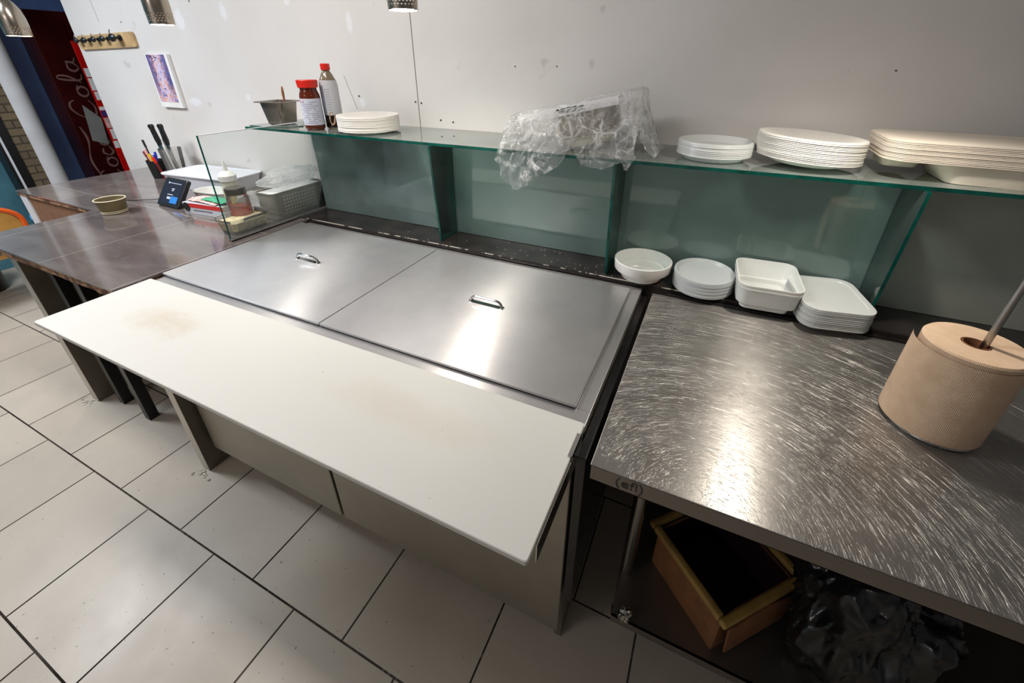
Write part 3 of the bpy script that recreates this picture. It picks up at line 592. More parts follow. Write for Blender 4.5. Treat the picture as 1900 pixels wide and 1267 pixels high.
# ================================================================== RIGHT TABLE
tb = thing('steel_table', 'scratched stainless steel work table at right with a maker name on its edge', 'work table', (0, 0, 0))
TX0, TX1, TY0, TY1, TZ = -.113, 1.75, .605, 1.402, .885
bm = NB(); box(bm, TX0, TX1, TY0, TY1, TZ-.003, TZ); obj('tabletop', bm, M['table'], tb, smooth=False, bevel=.0015)
bm = NB(); box(bm, TX0, TX1, TY0, TY0+.002, .842, TZ-.003); box(bm, TX0, TX0+.002, TY0, TY1, .842, TZ-.003); box(bm, TX0, TX1, TY0, TY0+.018, .842, .844); box(bm, TX1-.002, TX1, TY0, TY1, .842, TZ-.003)
ap = obj('apron', bm, M['apron'], tb, smooth=False)
t0 = text('(efi)', .034, .0006, M['logo'], ap, (-.031, TY0-.0004, .8640), (PI/2, 0, 0), 'maker_name', sx=1.1)
for (x, y) in ((-.007, .795), (-.007, 1.33), (1.65, .795), (1.65, 1.33)):
    bm = NB(); lathe(bm, [(0, .882), (.0175, .882), (.0175, .06), (.021, .055), (.021, .02), (.012, 0), (0, 0)], 20)
    obj('leg', bm, M['nickel'], tb, loc=(x, y, 0))
bm = NB(); box(bm, -.02, 1.66, .665, 1.36, .262, .270); box(bm, -.02, 1.66, .665, .668, .235, .270); obj('under_shelf', bm, M['apron'], tb, smooth=False)
bm = NB(); box(bm, TX0+.05, TX1, 1.4025, 1.419, .80, .893)
tag(obj('gap_filler', bm, M['black'], smooth=False, bevel=.004), 'black rounded strip along the back of the steel table', 'filler strip')
# box, rims and bags under the table
bx = thing('open_carton', 'open cardboard carton with a yellow rim on the shelf under the steel table', 'box', (.225, .86, .2705), rz=PI/4+.03)
bm = NB()
h = .118
for a, b, c, d in ((-h, h, -h, -h+.005), (-h, h, h-.005, h), (-h, -h+.005, -h+.005, h-.005), (h-.005, h, -h+.005, h-.005)): box(bm, a, b, c, d, .005, .155)
box(bm, -h, h, -h, h, 0, .006); obj('carton_wall', bm, M['cardboard'], bx, smooth=False)
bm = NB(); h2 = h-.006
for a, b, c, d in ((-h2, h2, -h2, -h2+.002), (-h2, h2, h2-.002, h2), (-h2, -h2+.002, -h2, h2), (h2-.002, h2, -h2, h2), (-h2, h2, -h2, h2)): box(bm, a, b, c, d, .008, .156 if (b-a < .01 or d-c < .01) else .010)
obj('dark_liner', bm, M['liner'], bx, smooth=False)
bm = NB(); H = .140; wd = .020
for a, b, c, d in ((-H, H, -H, -H+wd), (-H, H, H-wd, H), (-H, -H+wd, -H+wd, H-wd), (H-wd, H, -H+wd, H-wd)): box(bm, a, b, c, d, .157, .178)
obj('rim', bm, M['yellowrim'], bx, smooth=False, bevel=.006)
bm = NB(); prism(bm, [(-.10, .0), (.10, .0), (.115, .10), (.02, .135), (-.12, .125)], 1, -.141, -.137); obj('flap', bm, M['cardboard'], bx, loc=(0, 0, .02), smooth=False)
def blob_bag(name, loc, sz, mat, seed, label, cat, amp=.32, sub=6):
    bm = NB(); bmesh.ops.create_icosphere(bm, subdivisions=sub, radius=1)
    for v in bm.verts:
        p = v.co.copy(); n1 = noise.noise(p*1.6+Vector((seed, 0, 0))); p2 = Vector((p.x, p.y, p.z*.35)); n2 = abs(noise.noise(p2*4.0+Vector((0, seed, 0))))*1.3; n3 = abs(noise.noise(p2*10+Vector((0, 0, seed))))
        k = 1+amp*n1-amp*.55*n2-amp*.25*n3; v.co = Vector((p.x*sz[0]*k, p.y*sz[1]*k, max(p.z*sz[2]*k, -sz[2]*.8)+sz[2]*.8))
    return tag(obj(name, bm, mat, loc=loc, ang=1.6), label, cat)
blob_bag('trash_bag', (.525, .835, .272), (.175, .155, .22), M['darkfilm'], 3.1, 'crumpled black plastic bag on the shelf under the steel table', 'bag')
blob_bag('trash_bag', (.80, .74, .272), (.08, .06, .12), M['darkfilm'], 8.7, 'smaller black plastic bag at the far right under the steel table', 'bag')
bm = NB(); bmesh.ops.create_icosphere(bm, subdivisions=3, radius=.016)
for v in bm.verts: v.co *= 1+.6*noise.noise(v.co*120); v.co.z *= 1.5
tag(obj('crumpled_wrap', bm, M['foil'], loc=(.014, .668, .292), ang=.2), 'small crumpled clear wrap on the front corner of the under-table shelf', 'wrap')

# ================================================================== PAPER TOWEL ROLL
tr = thing('paper_towel_roll', 'brown paper towel roll standing upright on the steel table', 'paper towel roll', (.558, 1.040, .896))
bm = NB(); lathe(bm, [(.023, 0), (.082, 0), (.084, .004), (.084, .208), (.081, .212), (.024, .212), (.022, .206), (.022, .004)], 64, closed=True)
# loose outer sheet
n = 40; R0 = []
ang = [2.6+3.2*i/n for i in range(n+1)]
for z in (.001, .199):
    R0.append([bm.verts.new(((.0852+.011*((1-i/n)**2.2))*math.cos(a), (.0852+.011*((1-i/n)**2.2))*math.sin(a), z)) for i, a in enumerate(ang)])
for i in range(n): bm.faces.new((R0[0][i], R0[0][i+1], R0[1][i+1], R0[1][i]))
obj('roll', bm, M['towel'], tr)
bm = NB(); lathe(bm, [(.0205, .002), (.0215, .002), (.0215, .2125), (.0205, .2125)], 32, closed=True); obj('core', bm, M['towelcore'], tr)
th = thing('towel_holder', 'steel rod towel holder whose ring base shows under the brown roll', 'towel holder', (.558, 1.040, .885))
bm = NB(); tube(bm, [(.079*math.cos(a), .079*math.sin(a), .005) for a in [2*PI*i/40 for i in range(40)]], .0045, 8, closed=True)
tube(bm, [(-.079, 0, .005), (.079, 0, .005)], .004, 8); obj('ring_base', bm, M['nickel'], th)
bm = NB(); tube(bm, [(.012, 0, .005), (.013, .0, .20), (.016, .0, .40)], .0062, 12)
obj('rod', bm, M['nickel'], th)

# ================================================================== PENDANT LAMPS
for i, (x, y, z) in enumerate(PENDANTS):
    t = thing('pendant_lamp', ['leftmost perforated metal pendant lamp, above the far end of the counter', 'middle perforated metal pendant lamp, over the brown counter by the small print', 'right perforated metal pendant lamp beside the wall seam, above the left lid', 'perforated metal pendant lamp above the steel table, outside the view'][i], 'pendant lamp', (x, y, z), 0, 'pendant lamps over the counters')
    R_ = .0445 if i else .052
    prof = [(R_, 0), (R_*1.01, .01), (R_*1.05, .05), (R_*1.04, .085), (R_*.90, .125), (R_*.62, .155), (R_*.35, .168), (0, .17)]
    bm = NB(); lathe(bm, prof, 40); obj('shade', bm, M['shade'], t)
    bm = NB(); lathe(bm, [(R_-.0015, .0012)]+[(max(r-.0018, 0), z_-.0015) for r, z_ in prof[5:]][:0]+[(R_-.004, .06), (R_*.5, .14), (0, .15)], 32)
    bm.free()
    bm = NB(); lathe(bm, [(R_*.9, .0045), (0, .0045)], 32); obj('diffuser', bm, M['bulb'], t)
    bm = NB(); tube(bm, [(0, 0, .168), (0, 0, 2.70-z)], .003, 8); obj('cord', bm, M['blackplastic'], t)
    l = D.lights.new('pendant_bulb', 'SPOT'); l.energy = PENDANT_WATT*(3, 2.2, 4, 5)[i]; l.color = (1, .93, .82); l.spot_size = 2.5; l.spot_blend = .8; l.shadow_soft_size = .035
    lo = D.objects.new('pendant_bulb', l); lo.location = (0, 0, -.006); link(lo, t)

# ================================================================== WALL ITEMS
hr = thing('hook_rail', 'wooden rail with five black hooks on the white wall, upper left', 'hook rail', (-3.905, WY, 1.745), rot=(0, -.018, 0))
bm = NB(); prism(bm, rrect(.350, .043, .018), 1, -.016, -.001); obj('board', bm, M['wood'], hr, smooth=False)
for k, x in enumerate((-.29, -.185, -.065, .05, .20)):
    bm = NB(); lathe(bm, [(0, 0), (.014, 0), (.012, .006), (.006, .008), (.006, .022), (.017, .028), (.018, .036), (.012, .042), (0, .043)], 16)
    s = 1.35 if k == 4 else 1.0
    hk = obj('hook', bm, M['blackplastic'], hr, loc=(x, -.016, .012), rot=(PI/2, 0, 0)); hk.scale = (s*1.3, s, s)
    bm = NB(); tube(bm, [(0, 0, .032), (-.006, .022, .034), (-.004, .034, .030)], .0022, 6); obj('pin', bm, M['chrome'], hk)
ps = thing('small_print', 'small bright blue and pink swirl print on the white wall under the hook rail', 'picture', (-3.368, WY, 1.51))
bm = NB(); prism(bm, [(-.125, -.162), (.115, -.162), (.115, .155), (-.115, .155)], 1, -.022, -.001); obj('canvas', bm, M['paperw'], ps, smooth=False, bevel=.001)
bm = NB(); prism(bm, [(-.108, -.128), (.085, -.128), (.090, .152), (-.106, .152)], 1, -.0232, -.0222); obj('print', bm, M['poster'], ps, smooth=False)
# drinks cooler beyond the wall end
ck = thing('drinks_cooler', 'tall red drinks cooler with a dark panel and script lettering beyond the wall end', 'cooler', (0, 0, 0))
bm = NB(); box(bm, -5.44, -5.205, 1.905, 2.50, 0, 1.995); obj('cabinet', bm, M['darkred'], ck, smooth=False, bevel=.006)
bm = NB(); box(bm, -5.204, -5.197, 1.925, 2.125, .15, 1.93); obj('door_panel', bm, M['darkred'], ck, smooth=False)
bm = NB(); box(bm, -5.204, -5.190, 2.126, 2.32, .15, 1.78); obj('red_frame', bm, M['redpaint'], ck, smooth=False, bevel=.003)
def script(parent):
    # cursive lettering read from bottom to top; strokes as flat ribbons, (u along the word, v up the letter)
    S = []
    def C(u): return [(u+.115, .13), (u+.10, .165), (u+.06, .17), (u+.015, .12), (u, .06), (u+.02, .01), (u+.07, .0), (u+.11, .03)]
    def o(u): return [(u+.045, .075), (u+.015, .07), (u, .035), (u+.015, .005), (u+.045, .005), (u+.06, .04), (u+.045, .075), (u+.07, .06)]
    def c(u): return [(u+.05, .065), (u+.02, .075), (u, .035), (u+.02, .0), (u+.06, .02)]
    def a(u): return [(u+.05, .07), (u+.015, .07), (u, .035), (u+.02, .0), (u+.05, .03), (u+.055, .075), (u+.055, .02), (u+.08, .005)]
    S = [C(0), o(.135), c(.215), a(.285), [(.38, .04), (.44, .05)], C(.47), o(.605), [(.69, .02), (.73, .10), (.735, .165), (.715, .16), (.705, .03), (.74, .0)], a(.76),
         [(.02, -.02), (.10, -.045), (.25, -.03), (.38, -.035)], [(.10, .17), (.20, .19), (.33, .15), (.42, .17)]]
    bm = NB()
    for st_ in S:
        P = [Vector((-5.1955, 2.105-v*.98, .56+u*1.30)) for u, v in st_]
        Q = []
        for i in range(len(P)-1):
            p0 = P[max(i-1, 0)]; p1 = P[i]; p2 = P[i+1]; p3 = P[min(i+2, len(P)-1)]
            for k in range(5):
                t_ = k/5; Q.append(.5*((2*p1)+(-p0+p2)*t_+(2*p0-5*p1+4*p2-p3)*t_*t_+(-p0+3*p1-3*p2+p3)*t_**3))
        Q.append(P[-1]); n = len(Q)
        tube(bm, Q, [.0035+.0055*abs(math.sin(PI*i/n*2.2)) for i in range(n)], 6)
    for v in bm.verts: v.co.x = -5.1955+(v.co.x+5.1955)*.15
    return obj('script_lettering', bm, M['silver'], parent)
script(ck)
bm = NB(); prism(bm, [(1.985, .98), (2.09, .93), (2.115, 1.16), (2.02, 1.28)], 0, -5.192, -5.189); obj('grey_sheet', bm, M['greytape'], ck, smooth=False)
for (y0, y1, z0, z1, m) in ((2.135, 2.19, 1.53, 1.60, 'paperw'), (2.135, 2.20, 1.42, 1.52, 'paperw'), (2.14, 2.20, 1.34, 1.41, 'paperw'), (2.13, 2.20, 1.255, 1.285, 'paperw'), (2.13, 2.20, 1.20, 1.25, 'purple'), (2.13, 2.20, 1.10, 1.19, 'pink'), (2.14, 2.19, 1.0, 1.09, 'paperw'), (2.13, 2.165, .92, .985, 'paperw')):
    bm = NB(); box(bm, -5.190, -5.1885, y0, y1, z0-.03, z1-.03); obj('sticker', bm, M[m], ck, smooth=False)

# ================================================================== CHAIR far left
ch = thing('orange_chair', 'orange framed wooden chair standing beyond the brown counter, far left', 'chair', (-4.40, .893, 0))
def arch(z0, w, zc, zh): return [(0, -w, z0), (0, -w, zc)]+[(0, -w*math.cos(a), zc+zh*math.sin(a)) for a in [PI*i/14 for i in range(1, 14)]]+[(0, w, zc), (0, w, z0)]
bm = NB(); tube(bm, arch(0.0, .215, .615, .125), .017, 10); obj('back_frame', bm, M['orange'], ch)
bm = NB(); prism(bm, [(p[1]*.93, p[2]-.012) for p in arch(.47, .215, .615, .125)], 0, -.006, .008); obj('backrest', bm, M['seatwood'], ch)
bm = NB(); loft(bm, [(.19, .19, .05, .38, -.20, 0), (.19, .19, .05, .405, -.20, 0)]); obj('seat', bm, M['seatwood'], ch)
for y in (-.205, .205):
    bm = NB(); tube(bm, [(-.36, y, .38), (-.38, y, 0)], .013, 8); obj('leg', bm, M['blacksteel'], ch)
sb = thing('waste_bin', 'black round bin with a bright steel strip on the floor at the left edge', 'bin', (-5.03, .86, 0))
bm = NB(); lathe(bm, [(0, 0), (.12, 0), (.135, .012), (.14, .05), (.15, .42), (.145, .43), (.13, .425), (.12, .05), (0, .05)], 32); obj('bin_wall', bm, M['blackplastic'], sb)
bm = NB(); tube(bm, [(.138, .03, .03), (.150, .033, .40)], .007, 8); obj('steel_strip', bm, M['chrome'], sb)
# ================================================================== THINGS ON THE BROWN COUNTER
t = thing('paper_bowl', 'brown paper bowl with a cream rim standing near the counter corner', 'bowl', (-2.872, 1.062, .900))
bm = NB(); lathe(bm, [(.048, .004), (.052, 0), (.054, .004), (.065, .072), (.0635, .072), (.050, .006), (0, .006)], 40); obj('bowl_wall', bm, M['kraft'], t)
bm = NB(); tube(bm, [(.0655*math.cos(a), .0655*math.sin(a), .074) for a in [2*PI*i/40 for i in range(40)]], .0028, 8, closed=True); obj('rim', bm, M['cream'], t)
bm = NB()
for z in (.006, .014): tube(bm, [((.0535+z*.12)*math.cos(a), (.0535+z*.12)*math.sin(a), z) for a in [2*PI*i/40 for i in range(40)]], .0016, 6, closed=True)
obj('foot_rings', bm, M['cream'], t)

t = thing('tablet', 'small black tablet with a lit dark screen propped on the brown counter', 'tablet', (-2.713, 1.240, .900), rot=(-.62, 0, -.03))
bm = NB(); prism(bm, rrect(.105, .083, .014), 1, -.011, .011)
for v in bm.verts: v.co.z += .083
obj('case', bm, M['blackplastic'], t, smooth=False, bevel=.004)
bm = NB(); box(bm, -.083, .083, -.0125, -.0115, .016, .150); sn = obj('screen', bm, M['screen'], t, smooth=False)
for q in ((-.006, .020, .100, .105), (-.002, .014, .090, .096), (-.030, .020, .066, .070), (-.036, .066, .133, .136), (-.055, -.042, .130, .139), (-.026, .006, .042, .055)):
    bm = NB(); box(bm, q[0], q[1], -.0135, -.0128, q[2], q[3]); obj('screen_mark', bm, M['screenw'], sn, smooth=False)
bm = NB(); box(bm, .010, .074, -.0135, -.0128, .022, .060); obj('blue_button', bm, M['screenb'], sn, smooth=False)
bm = NB(); prism(bm, [(0, .02), (.0, .11), (.055, .045)], 0, -.03, .03); s_ = obj('stand', bm, M['blackplastic'], t, loc=(0, .011, .0), smooth=False)
bm = NB(); tube(bm, [(-2.80, 1.285, .925), (-2.92, 1.27, .908), (-3.02, 1.22, .904), (-3.10, 1.20, .9035), (-3.2, 1.22, .9035)], .0022, 6)
tag(obj('charging_cable', bm, M['blackplastic']), 'thin black cable running left from the tablet over the counter', 'cable')

t = thing('wrap_box', 'white and red carton of food wrap lying beside the end pane', 'carton', (-2.385, 1.285, .900), rz=.10)
bm = NB(); box(bm, -.145, .145, -.052, .06, 0, .060); obj('carton', bm, M['boxwhite'], t, smooth=False, bevel=.001)
bm = NB(); box(bm, -.100, .145, -.0532, -.0522, .036, .058); obj('red_band', bm, M['boxred'], t, smooth=False)
bm = NB(); lathe(bm, [(0, 0), (.024, 0), (.024, .001), (0, .001)], 24); obj('badge', bm, M['blackplastic'], t, loc=(-.120, -.0525, .036), rot=(PI/2, 0, 0), smooth=False)
bm = NB(); box(bm, -.075, .06, -.0535, -.0525, .020, .026); box(bm, -.135, -.108, -.0545, -.0535, .010, .014); obj('print', bm, M['labeltext'], t, smooth=False)
def crinkle(name, loc, sx, sy, amp, mat, seed, label, cat, rz=0, n=24, z0=.0, film=False):
    bm = NB(); V = {}
    for i in range(n+1):
        for j in range(n+1):
            u, v = i/n*2-1, j/n*2-1
            h = amp*(1-(u*u+v*v)*.45)*(.55+.9*abs(noise.noise(Vector((u*2.2+seed, v*2.2, seed)))))+amp*.35*abs(noise.noise(Vector((u*7, v*7, seed+5))))
            V[i, j] = bm.verts.new((u*sx, v*sy, max(h+z0, .001)))
    for i in range(n):
        for j in range(n): bm.faces.new((V[i, j], V[i+1, j], V[i+1, j+1], V[i, j+1]))
    return tag(obj(name, bm, mat, loc=loc, rot=(0, 0, rz), ang=.3), label, cat)
crinkle('snack_wrapper', (-2.40, 1.285, .961), .12, .045, .018, M['pink'], 2.2, 'crumpled pink wrapper lying on the wrap carton', 'wrapper')
crinkle('snack_wrapper', (-2.33, 1.288, .974), .09, .035, .010, M['greenp'], 6.2, 'small green wrapper lying on the wrap carton near the pane', 'wrapper')
t = thing('oval_tray', 'white oval plastic tray leaning behind the wrap carton', 'tray', (-2.56, 1.425, .905), rz=.15)
bm = NB(); loft(bm, [(.11, .05, .045, 0), (.13, .065, .06, .060), (.135, .070, .065, .063), (.127, .062, .058, .062), (.105, .046, .04, .006)], True, True); obj('tray_body', bm, M['white'], t)
t = thing('storage_tub', 'large white rectangular tub at the back of the brown counter', 'tub', (-2.93, 1.640, .900), rz=.10)
bm = NB(); loft(bm, [(.26, .115, .03, 0), (.285, .13, .04, .082), (.295, .138, .045, .084), (.295, .138, .045, .090), (.280, .125, .04, .090), (.278, .123, .04, .086)], True, True); obj('tub_body', bm, M['tubwhite'], t)
# pen cup and knife holder
t = thing('pen_cup', 'black mesh cup holding pens and markers by the wall', 'pen cup', (-3.50, 1.625, .900))
bm = NB(); lathe(bm, [(0, .002), (.045, 0), (.055, .12), (.053, .12), (.043, .004), (0, .004)], 24); obj('cup_wall', bm, M['blackplastic'], t)
for k, (nm, lab, m, x, y, tx, ty, L) in enumerate([('marker_pen', 'long black pen leaning farthest left in the cup', 'blackplastic', -.025, .0, -.34, .0, .245), ('scissors', 'pink handled tool leaning left in the cup', 'skinpink', -.012, -.01, -.40, -.05, .185), ('marker_pen', 'dark red handled tool at the left of the cup', 'maroon', -.02, -.02, -.50, -.05, .175),
        ('marker_pen', 'yellow pen in the black cup', 'yellow', .0, -.015, -.22, -.05, .155), ('marker_pen', 'orange yellow pen beside the yellow one', 'yellow', .015, -.02, -.05, -.05, .15), ('marker_pen', 'blue capped pen in the cup', 'bluep', .022, .01, .02, .0, .165), ('marker_pen', 'second blue pen, lower, in the cup', 'bluep', .035, -.01, .12, -.05, .15)]):
    p = thing(nm, lab, 'pen' if nm != 'scissors' else 'tool', (-3.50+x*.6, 1.625+y*.6, .908), rot=(-ty, tx*.62, 0), group='pens in the black cup')
    bm = NB(); tube(bm, [(0, 0, 0), (0, 0, L*.8)], .005, 8); obj('barrel', bm, M[m], p)
    bm = NB(); tube(bm, [(0, 0, L*.8), (0, 0, L)], .0072, 8); obj('cap', bm, M[m], p)
t = thing('knife_holder', 'clear plastic jug holding two black handled knives by the wall', 'knife holder', (-3.375, 1.672, .900))
bm = NB(); lathe(bm, [(0, .003), (.048, 0), (.066, .20), (.064, .20), (.046, .005), (0, .005)], 28); obj('jug_wall', bm, M['deli'], t)
for k, (x, y, tx, lab) in enumerate([(-.018, -.012, -.26, 'left black handled kitchen knife standing in the clear jug'), (.022, .0, -.12, 'right black handled kitchen knife standing in the clear jug')]):
    p = thing('kitchen_knife', lab, 'knife', (-3.375+x, 1.672+y, .912), rot=(.0, tx*.6, .3), group='kitchen knives in the jug')
    bm = NB(); box(bm, -.020, .012, -.0012, .0012, 0, .22); obj('blade', bm, M['chrome'], p, smooth=False)
    bm = NB(); loft(bm, [(.012, .009, .006, .21), (.017, .011, .008, .24), (.015, .010, .007, .31), (.020, .011, .009, .335), (.012, .008, .006, .345)]); hd = obj('handle', bm, M['blackplastic'], p)
    bm = NB()
    for z in (.24, .275, .315): lathe(bm, [(0, 0), (.004, 0), (.004, .001), (0, .001)], 8)
    vs = bm.verts[:]; per = len(vs)//3
    for q, z in enumerate((.24, .275, .315)):
        for v in vs[q*per:(q+1)*per]: v.co = Vector((v.co.x, -.0105-v.co.z, z+v.co.y))
    obj('rivet', bm, M['chrome'], hd, smooth=False)
p = thing('tongs', 'thin steel tongs standing in the jug between the knives', 'tongs', (-3.36, 1.665, .912), rot=(0, -.02, .2))
bm = NB(); tube(bm, [(0, 0, 0), (-.028, 0, .25)], .0035, 6); tube(bm, [(.03, 0, 0), (-.028, 0, .25)], .0035, 6); obj('arm', bm, M['chrome'], p)
p = thing('marker_pen', 'red and white marker standing in front of the jug', 'pen', (-3.40, 1.60, .905), rot=(.1, -.22, 0))
bm = NB(); tube(bm, [(0, 0, 0), (0, 0, .11)], .009, 8); obj('barrel', bm, M['maroon'], p)
bm = NB(); tube(bm, [(0, 0, .11), (0, 0, .15)], .0095, 8); obj('cap', bm, M['red'], p)
p = thing('lighter', 'small green lighter inside the clear jug', 'lighter', (-3.345, 1.665, .908))
bm = NB(); tube(bm, [(0, 0, 0), (0, 0, .07)], .009, 8); obj('barrel', bm, M['greenp'], p)

# things behind the end pane
t = thing('squeeze_bottle', 'squeeze bottle of yellow oil with a white nozzle cap behind the end pane', 'squeeze bottle', (-2.205, 1.300, .900)); t.scale = (1, 1, 1.30)
bm = NB(); lathe(bm, [(0, .002), (.034, 0), (.037, .006), (.037, .135), (.033, .15), (0, .15)], 32); obj('bottle_wall', bm, M['squeeze'], t)
bm = NB(); lathe(bm, [(0, .004), (.0345, .004), (.0345, .112), (0, .112)], 32); obj('oil', bm, M['oil'], t)
bm = NB(); lathe(bm, [(.038, .145), (.040, .147), (.040, .166), (.030, .176), (.012, .183), (.008, .20), (.003, .222), (0, .222)], 32); obj('cap', bm, M['white'], t)
t = thing('sauce_jar', 'glass jar of red sauce with a dark lid behind the end pane', 'jar', (-2.060, 1.232, .900)); t.scale = (1.12, 1.12, 1.62)
bm = NB(); lathe(bm, [(0, .002), (.040, 0), (.043, .006), (.043, .085), (.036, .098)], 32); obj('jar_wall', bm, M['jarglass'], t)
bm = NB(); lathe(bm, [(0, .004), (.0405, .004), (.0405, .062), (0, .062)], 32); obj('sauce', bm, M['redsauce'], t)
bm = NB(); lathe(bm, [(.037, .096), (.040, .097), (.040, .114), (.038, .116), (0, .116)], 32); obj('lid', bm, M['darkbronze'], t)
t = thing('deli_container', 'clear rectangular container of pale crumbs behind the front of the end pane', 'container', (-2.000, 1.190, .900), rz=PI/2+.02)
bm = NB(); loft(bm, [(.080, .052, .02, 0), (.100, .068, .03, .072), (.108, .074, .034, .074), (.108, .074, .034, .078), (.099, .067, .03, .076), (.078, .050, .02, .003)], True, True); obj('container_wall', bm, M['deli'], t)
bm = NB(); loft(bm, [(.079, .051, .02, .003), (.085, .056, .02, .020)]); obj('dark_layer', bm, M['crumb'], t)
bm = NB(); loft(bm, [(.085, .056, .02, .020), (.095, .064, .02, .058)]); obj('contents', bm, M['rice'], t)
t = thing('perforated_basket', 'grey perforated plastic basket along the back of the end pane', 'basket', (-2.012, 1.490, .900), rz=0)
bm = NB(); loft(bm, [(.058, .155, .015, .004), (.064, .161, .02, .135), (.070, .167, .022, .137), (.070, .167, .022, .141), (.062, .159, .02, .139)], True, False); obj('basket_wall', bm, M['pbasket'], t)
bm = NB(); loft(bm, [(.0574, .150, .015, .010), (.0629, .157, .02, .132)]); 
tag(obj('napkin_stack', bm, M['paperw'], loc=(-2.013, 1.490, .900)), 'stack of white napkins inside the grey perforated basket', 'napkins')
def soft_bag(name, loc, sz, mat, seed, label, rz=0, amp=.25):
    bm = NB(); bmesh.ops.create_icosphere(bm, subdivisions=4, radius=1)
    for v in bm.verts:
        p = v.co.copy(); k = 1+amp*noise.noise(p*1.5+Vector((seed, 0, 0)))-amp*.5*abs(noise.noise(p*4+Vector((0, seed, 0))))-amp*.2*abs(noise.noise(p*10))
        v.co = Vector((p.x*sz[0]*k, p.y*sz[1]*k, (max(p.z*k, -.6)+.6)*sz[2]))
    return tag(obj(name, bm, mat, loc=loc, rot=(0, 0, rz), ang=.4), label, 'bag')
soft_bag('plastic_bag', (-2.04, 1.52, 1.043), (.075, .17, .055), M['film2'], 1.4, 'clear plastic bag lying on top of the perforated basket')
soft_bag('plastic_bag', (-2.10, 1.32, .985), (.05, .07, .035), M['film2'], 5.5, 'small loose clear plastic film between the jar and the basket')

# ================================================================== THINGS ON THE GLASS SHELF
SH = 1.3345
t = thing('steel_pan', 'small square steel pan with a wooden spoon on the left end of the glass shelf', 'steel pan', (-2.035, 1.555, SH+.004), rz=.15); t.scale = (.82, .9, 1.0)
bm = NB(); loft(bm, [(.050, .050, .022, 0), (.060, .060, .024, .006), (.078, .070, .022, .105), (.095, .085, .012, .108), (.098, .088, .012, .106), (.098, .088, .012, .109), (.094, .084, .012, .111), (.076, .068, .02, .110), (.058, .058, .022, .010), (.048, .048, .02, .006)], True, True)
obj('pan_wall', bm, M['pansteel'], t)
p = thing('wooden_spoon', 'wooden spoon handle sticking up out of the small steel pan', 'spoon', (-2.005, 1.565, SH+.015), rot=(.08, .12, 0))
bm = NB(); tube(bm, [(0, 0, 0), (0, 0, .09), (0.002, 0, .14), (.004, 0, .168)], [.004, .004, .0065, .003], 8); obj('handle', bm, M['towelwood'], p)
t = thing('sauce_jar', 'brown sauce jar with a red cap and a pale label on the glass shelf', 'jar', (-1.757, 1.510, SH), rz=-.9)
bm = NB(); lathe(bm, [(0, .003), (.036, 0), (.043, .008), (.0445, .02), (.0445, .145), (.0425, .156), (.036, .172), (.036, .185), (0, .185)], 36); obj('jar_body', bm, M['brownsauce'], t)
bm = NB(); lathe(bm, [(.0450, .024), (.0453, .024), (.0453, .138), (.0450, .138)], 36, closed=True); lb = obj('label', bm, M['label'], t)
bm = NB()
for z in [.032+.0082*i for i in range(12)]:
    a0 = random.uniform(0, .12); 
    for s in range(7):
        if random.random() < .18: continue
        a = -.95+a0+s*.25; A = [(math.cos(q)*.0456, math.sin(q)*.0456) for q in (a, a+.20)]
        f = [bm.verts.new((A[0][0], A[0][1], z)), bm.verts.new((A[1][0], A[1][1], z)), bm.verts.new((A[1][0], A[1][1], z+.0022)), bm.verts.new((A[0][0], A[0][1], z+.0022))]; bm.faces.new(f)
obj('label_text', bm, M['labeltext'], lb, smooth=False)
bm = NB(); f = [bm.verts.new((math.cos(q)*.0457, math.sin(q)*.0457, z)) for q, z in ((-1.0, .120), (-.55, .120), (-.55, .134), (-1.0, .134))]; bm.faces.new(f); obj('red_mark', bm, M['redpaint'], lb, smooth=False)
bm = NB(); lathe(bm, [(.039, .182), (.043, .184), (.046, .212), (.044, .215), (0, .215)], 36); obj('cap', bm, M['red'], t)
t = thing('syrup_bottle', 'tall syrup bottle with a red cap and grey label beside the jar on the shelf', 'bottle', (-1.710, 1.588, SH), rz=-1.1)
bm = NB(); lathe(bm, [(0, .003), (.034, 0), (.039, .008), (.040, .03), (.040, .188), (.036, .212), (.024, .238), (.0165, .250), (.0165, .264), (0, .264)], 36); obj('bottle_body', bm, M['bottleplastic'], t)
bm = NB(); lathe(bm, [(.0402, .008), (.0408, .010), (.0408, .062), (.0402, .062)], 36, closed=True); obj('dark_band', bm, M['cola'], t)
bm = NB(); lathe(bm, [(.0405, .062), (.0410, .062), (.0410, .190), (.0375, .212), (.0370, .212), (.0405, .190)], 36, closed=True)
for f in bm.faces:
    c_ = f.calc_center_median(); a = math.atan2(c_.y, c_.x); f.material_index = 1 if -1.3 < a < -.35 and c_.z < .2 else 0
lb = obj('label', bm, [M['lightlabel'], M['greylabel']], t)
bm = NB()
for i in range(9):
    z = .085+i*.011
    for a in (-.2, -.02, .16):
        A = [(math.cos(q)*.0414, math.sin(q)*.0414) for q in (a, a+.14)]
        bm.faces.new([bm.verts.new((A[0][0], A[0][1], z)), bm.verts.new((A[1][0], A[1][1], z)), bm.verts.new((A[1][0], A[1][1], z+.0018)), bm.verts.new((A[0][0], A[0][1], z+.0018))])
obj('label_text', bm, M['labeltext'], lb, smooth=False)
bm = NB(); R_ = .0415; vv = []
for i in range(16):
    q = 2*PI*i/16; a = .12+.34*math.cos(q); z = .048+.030*math.sin(q); vv.append(bm.verts.new((R_*math.cos(a), R_*math.sin(a), z)))
bm.faces.new(vv); obj('cup_picture', bm, M['tan'], lb, smooth=False)
bm = NB(); lathe(bm, [(.0195, .254), (.0205, .256), (.0205, .279), (.019, .281), (0, .281)], 28); obj('cap', bm, M['red'], t)

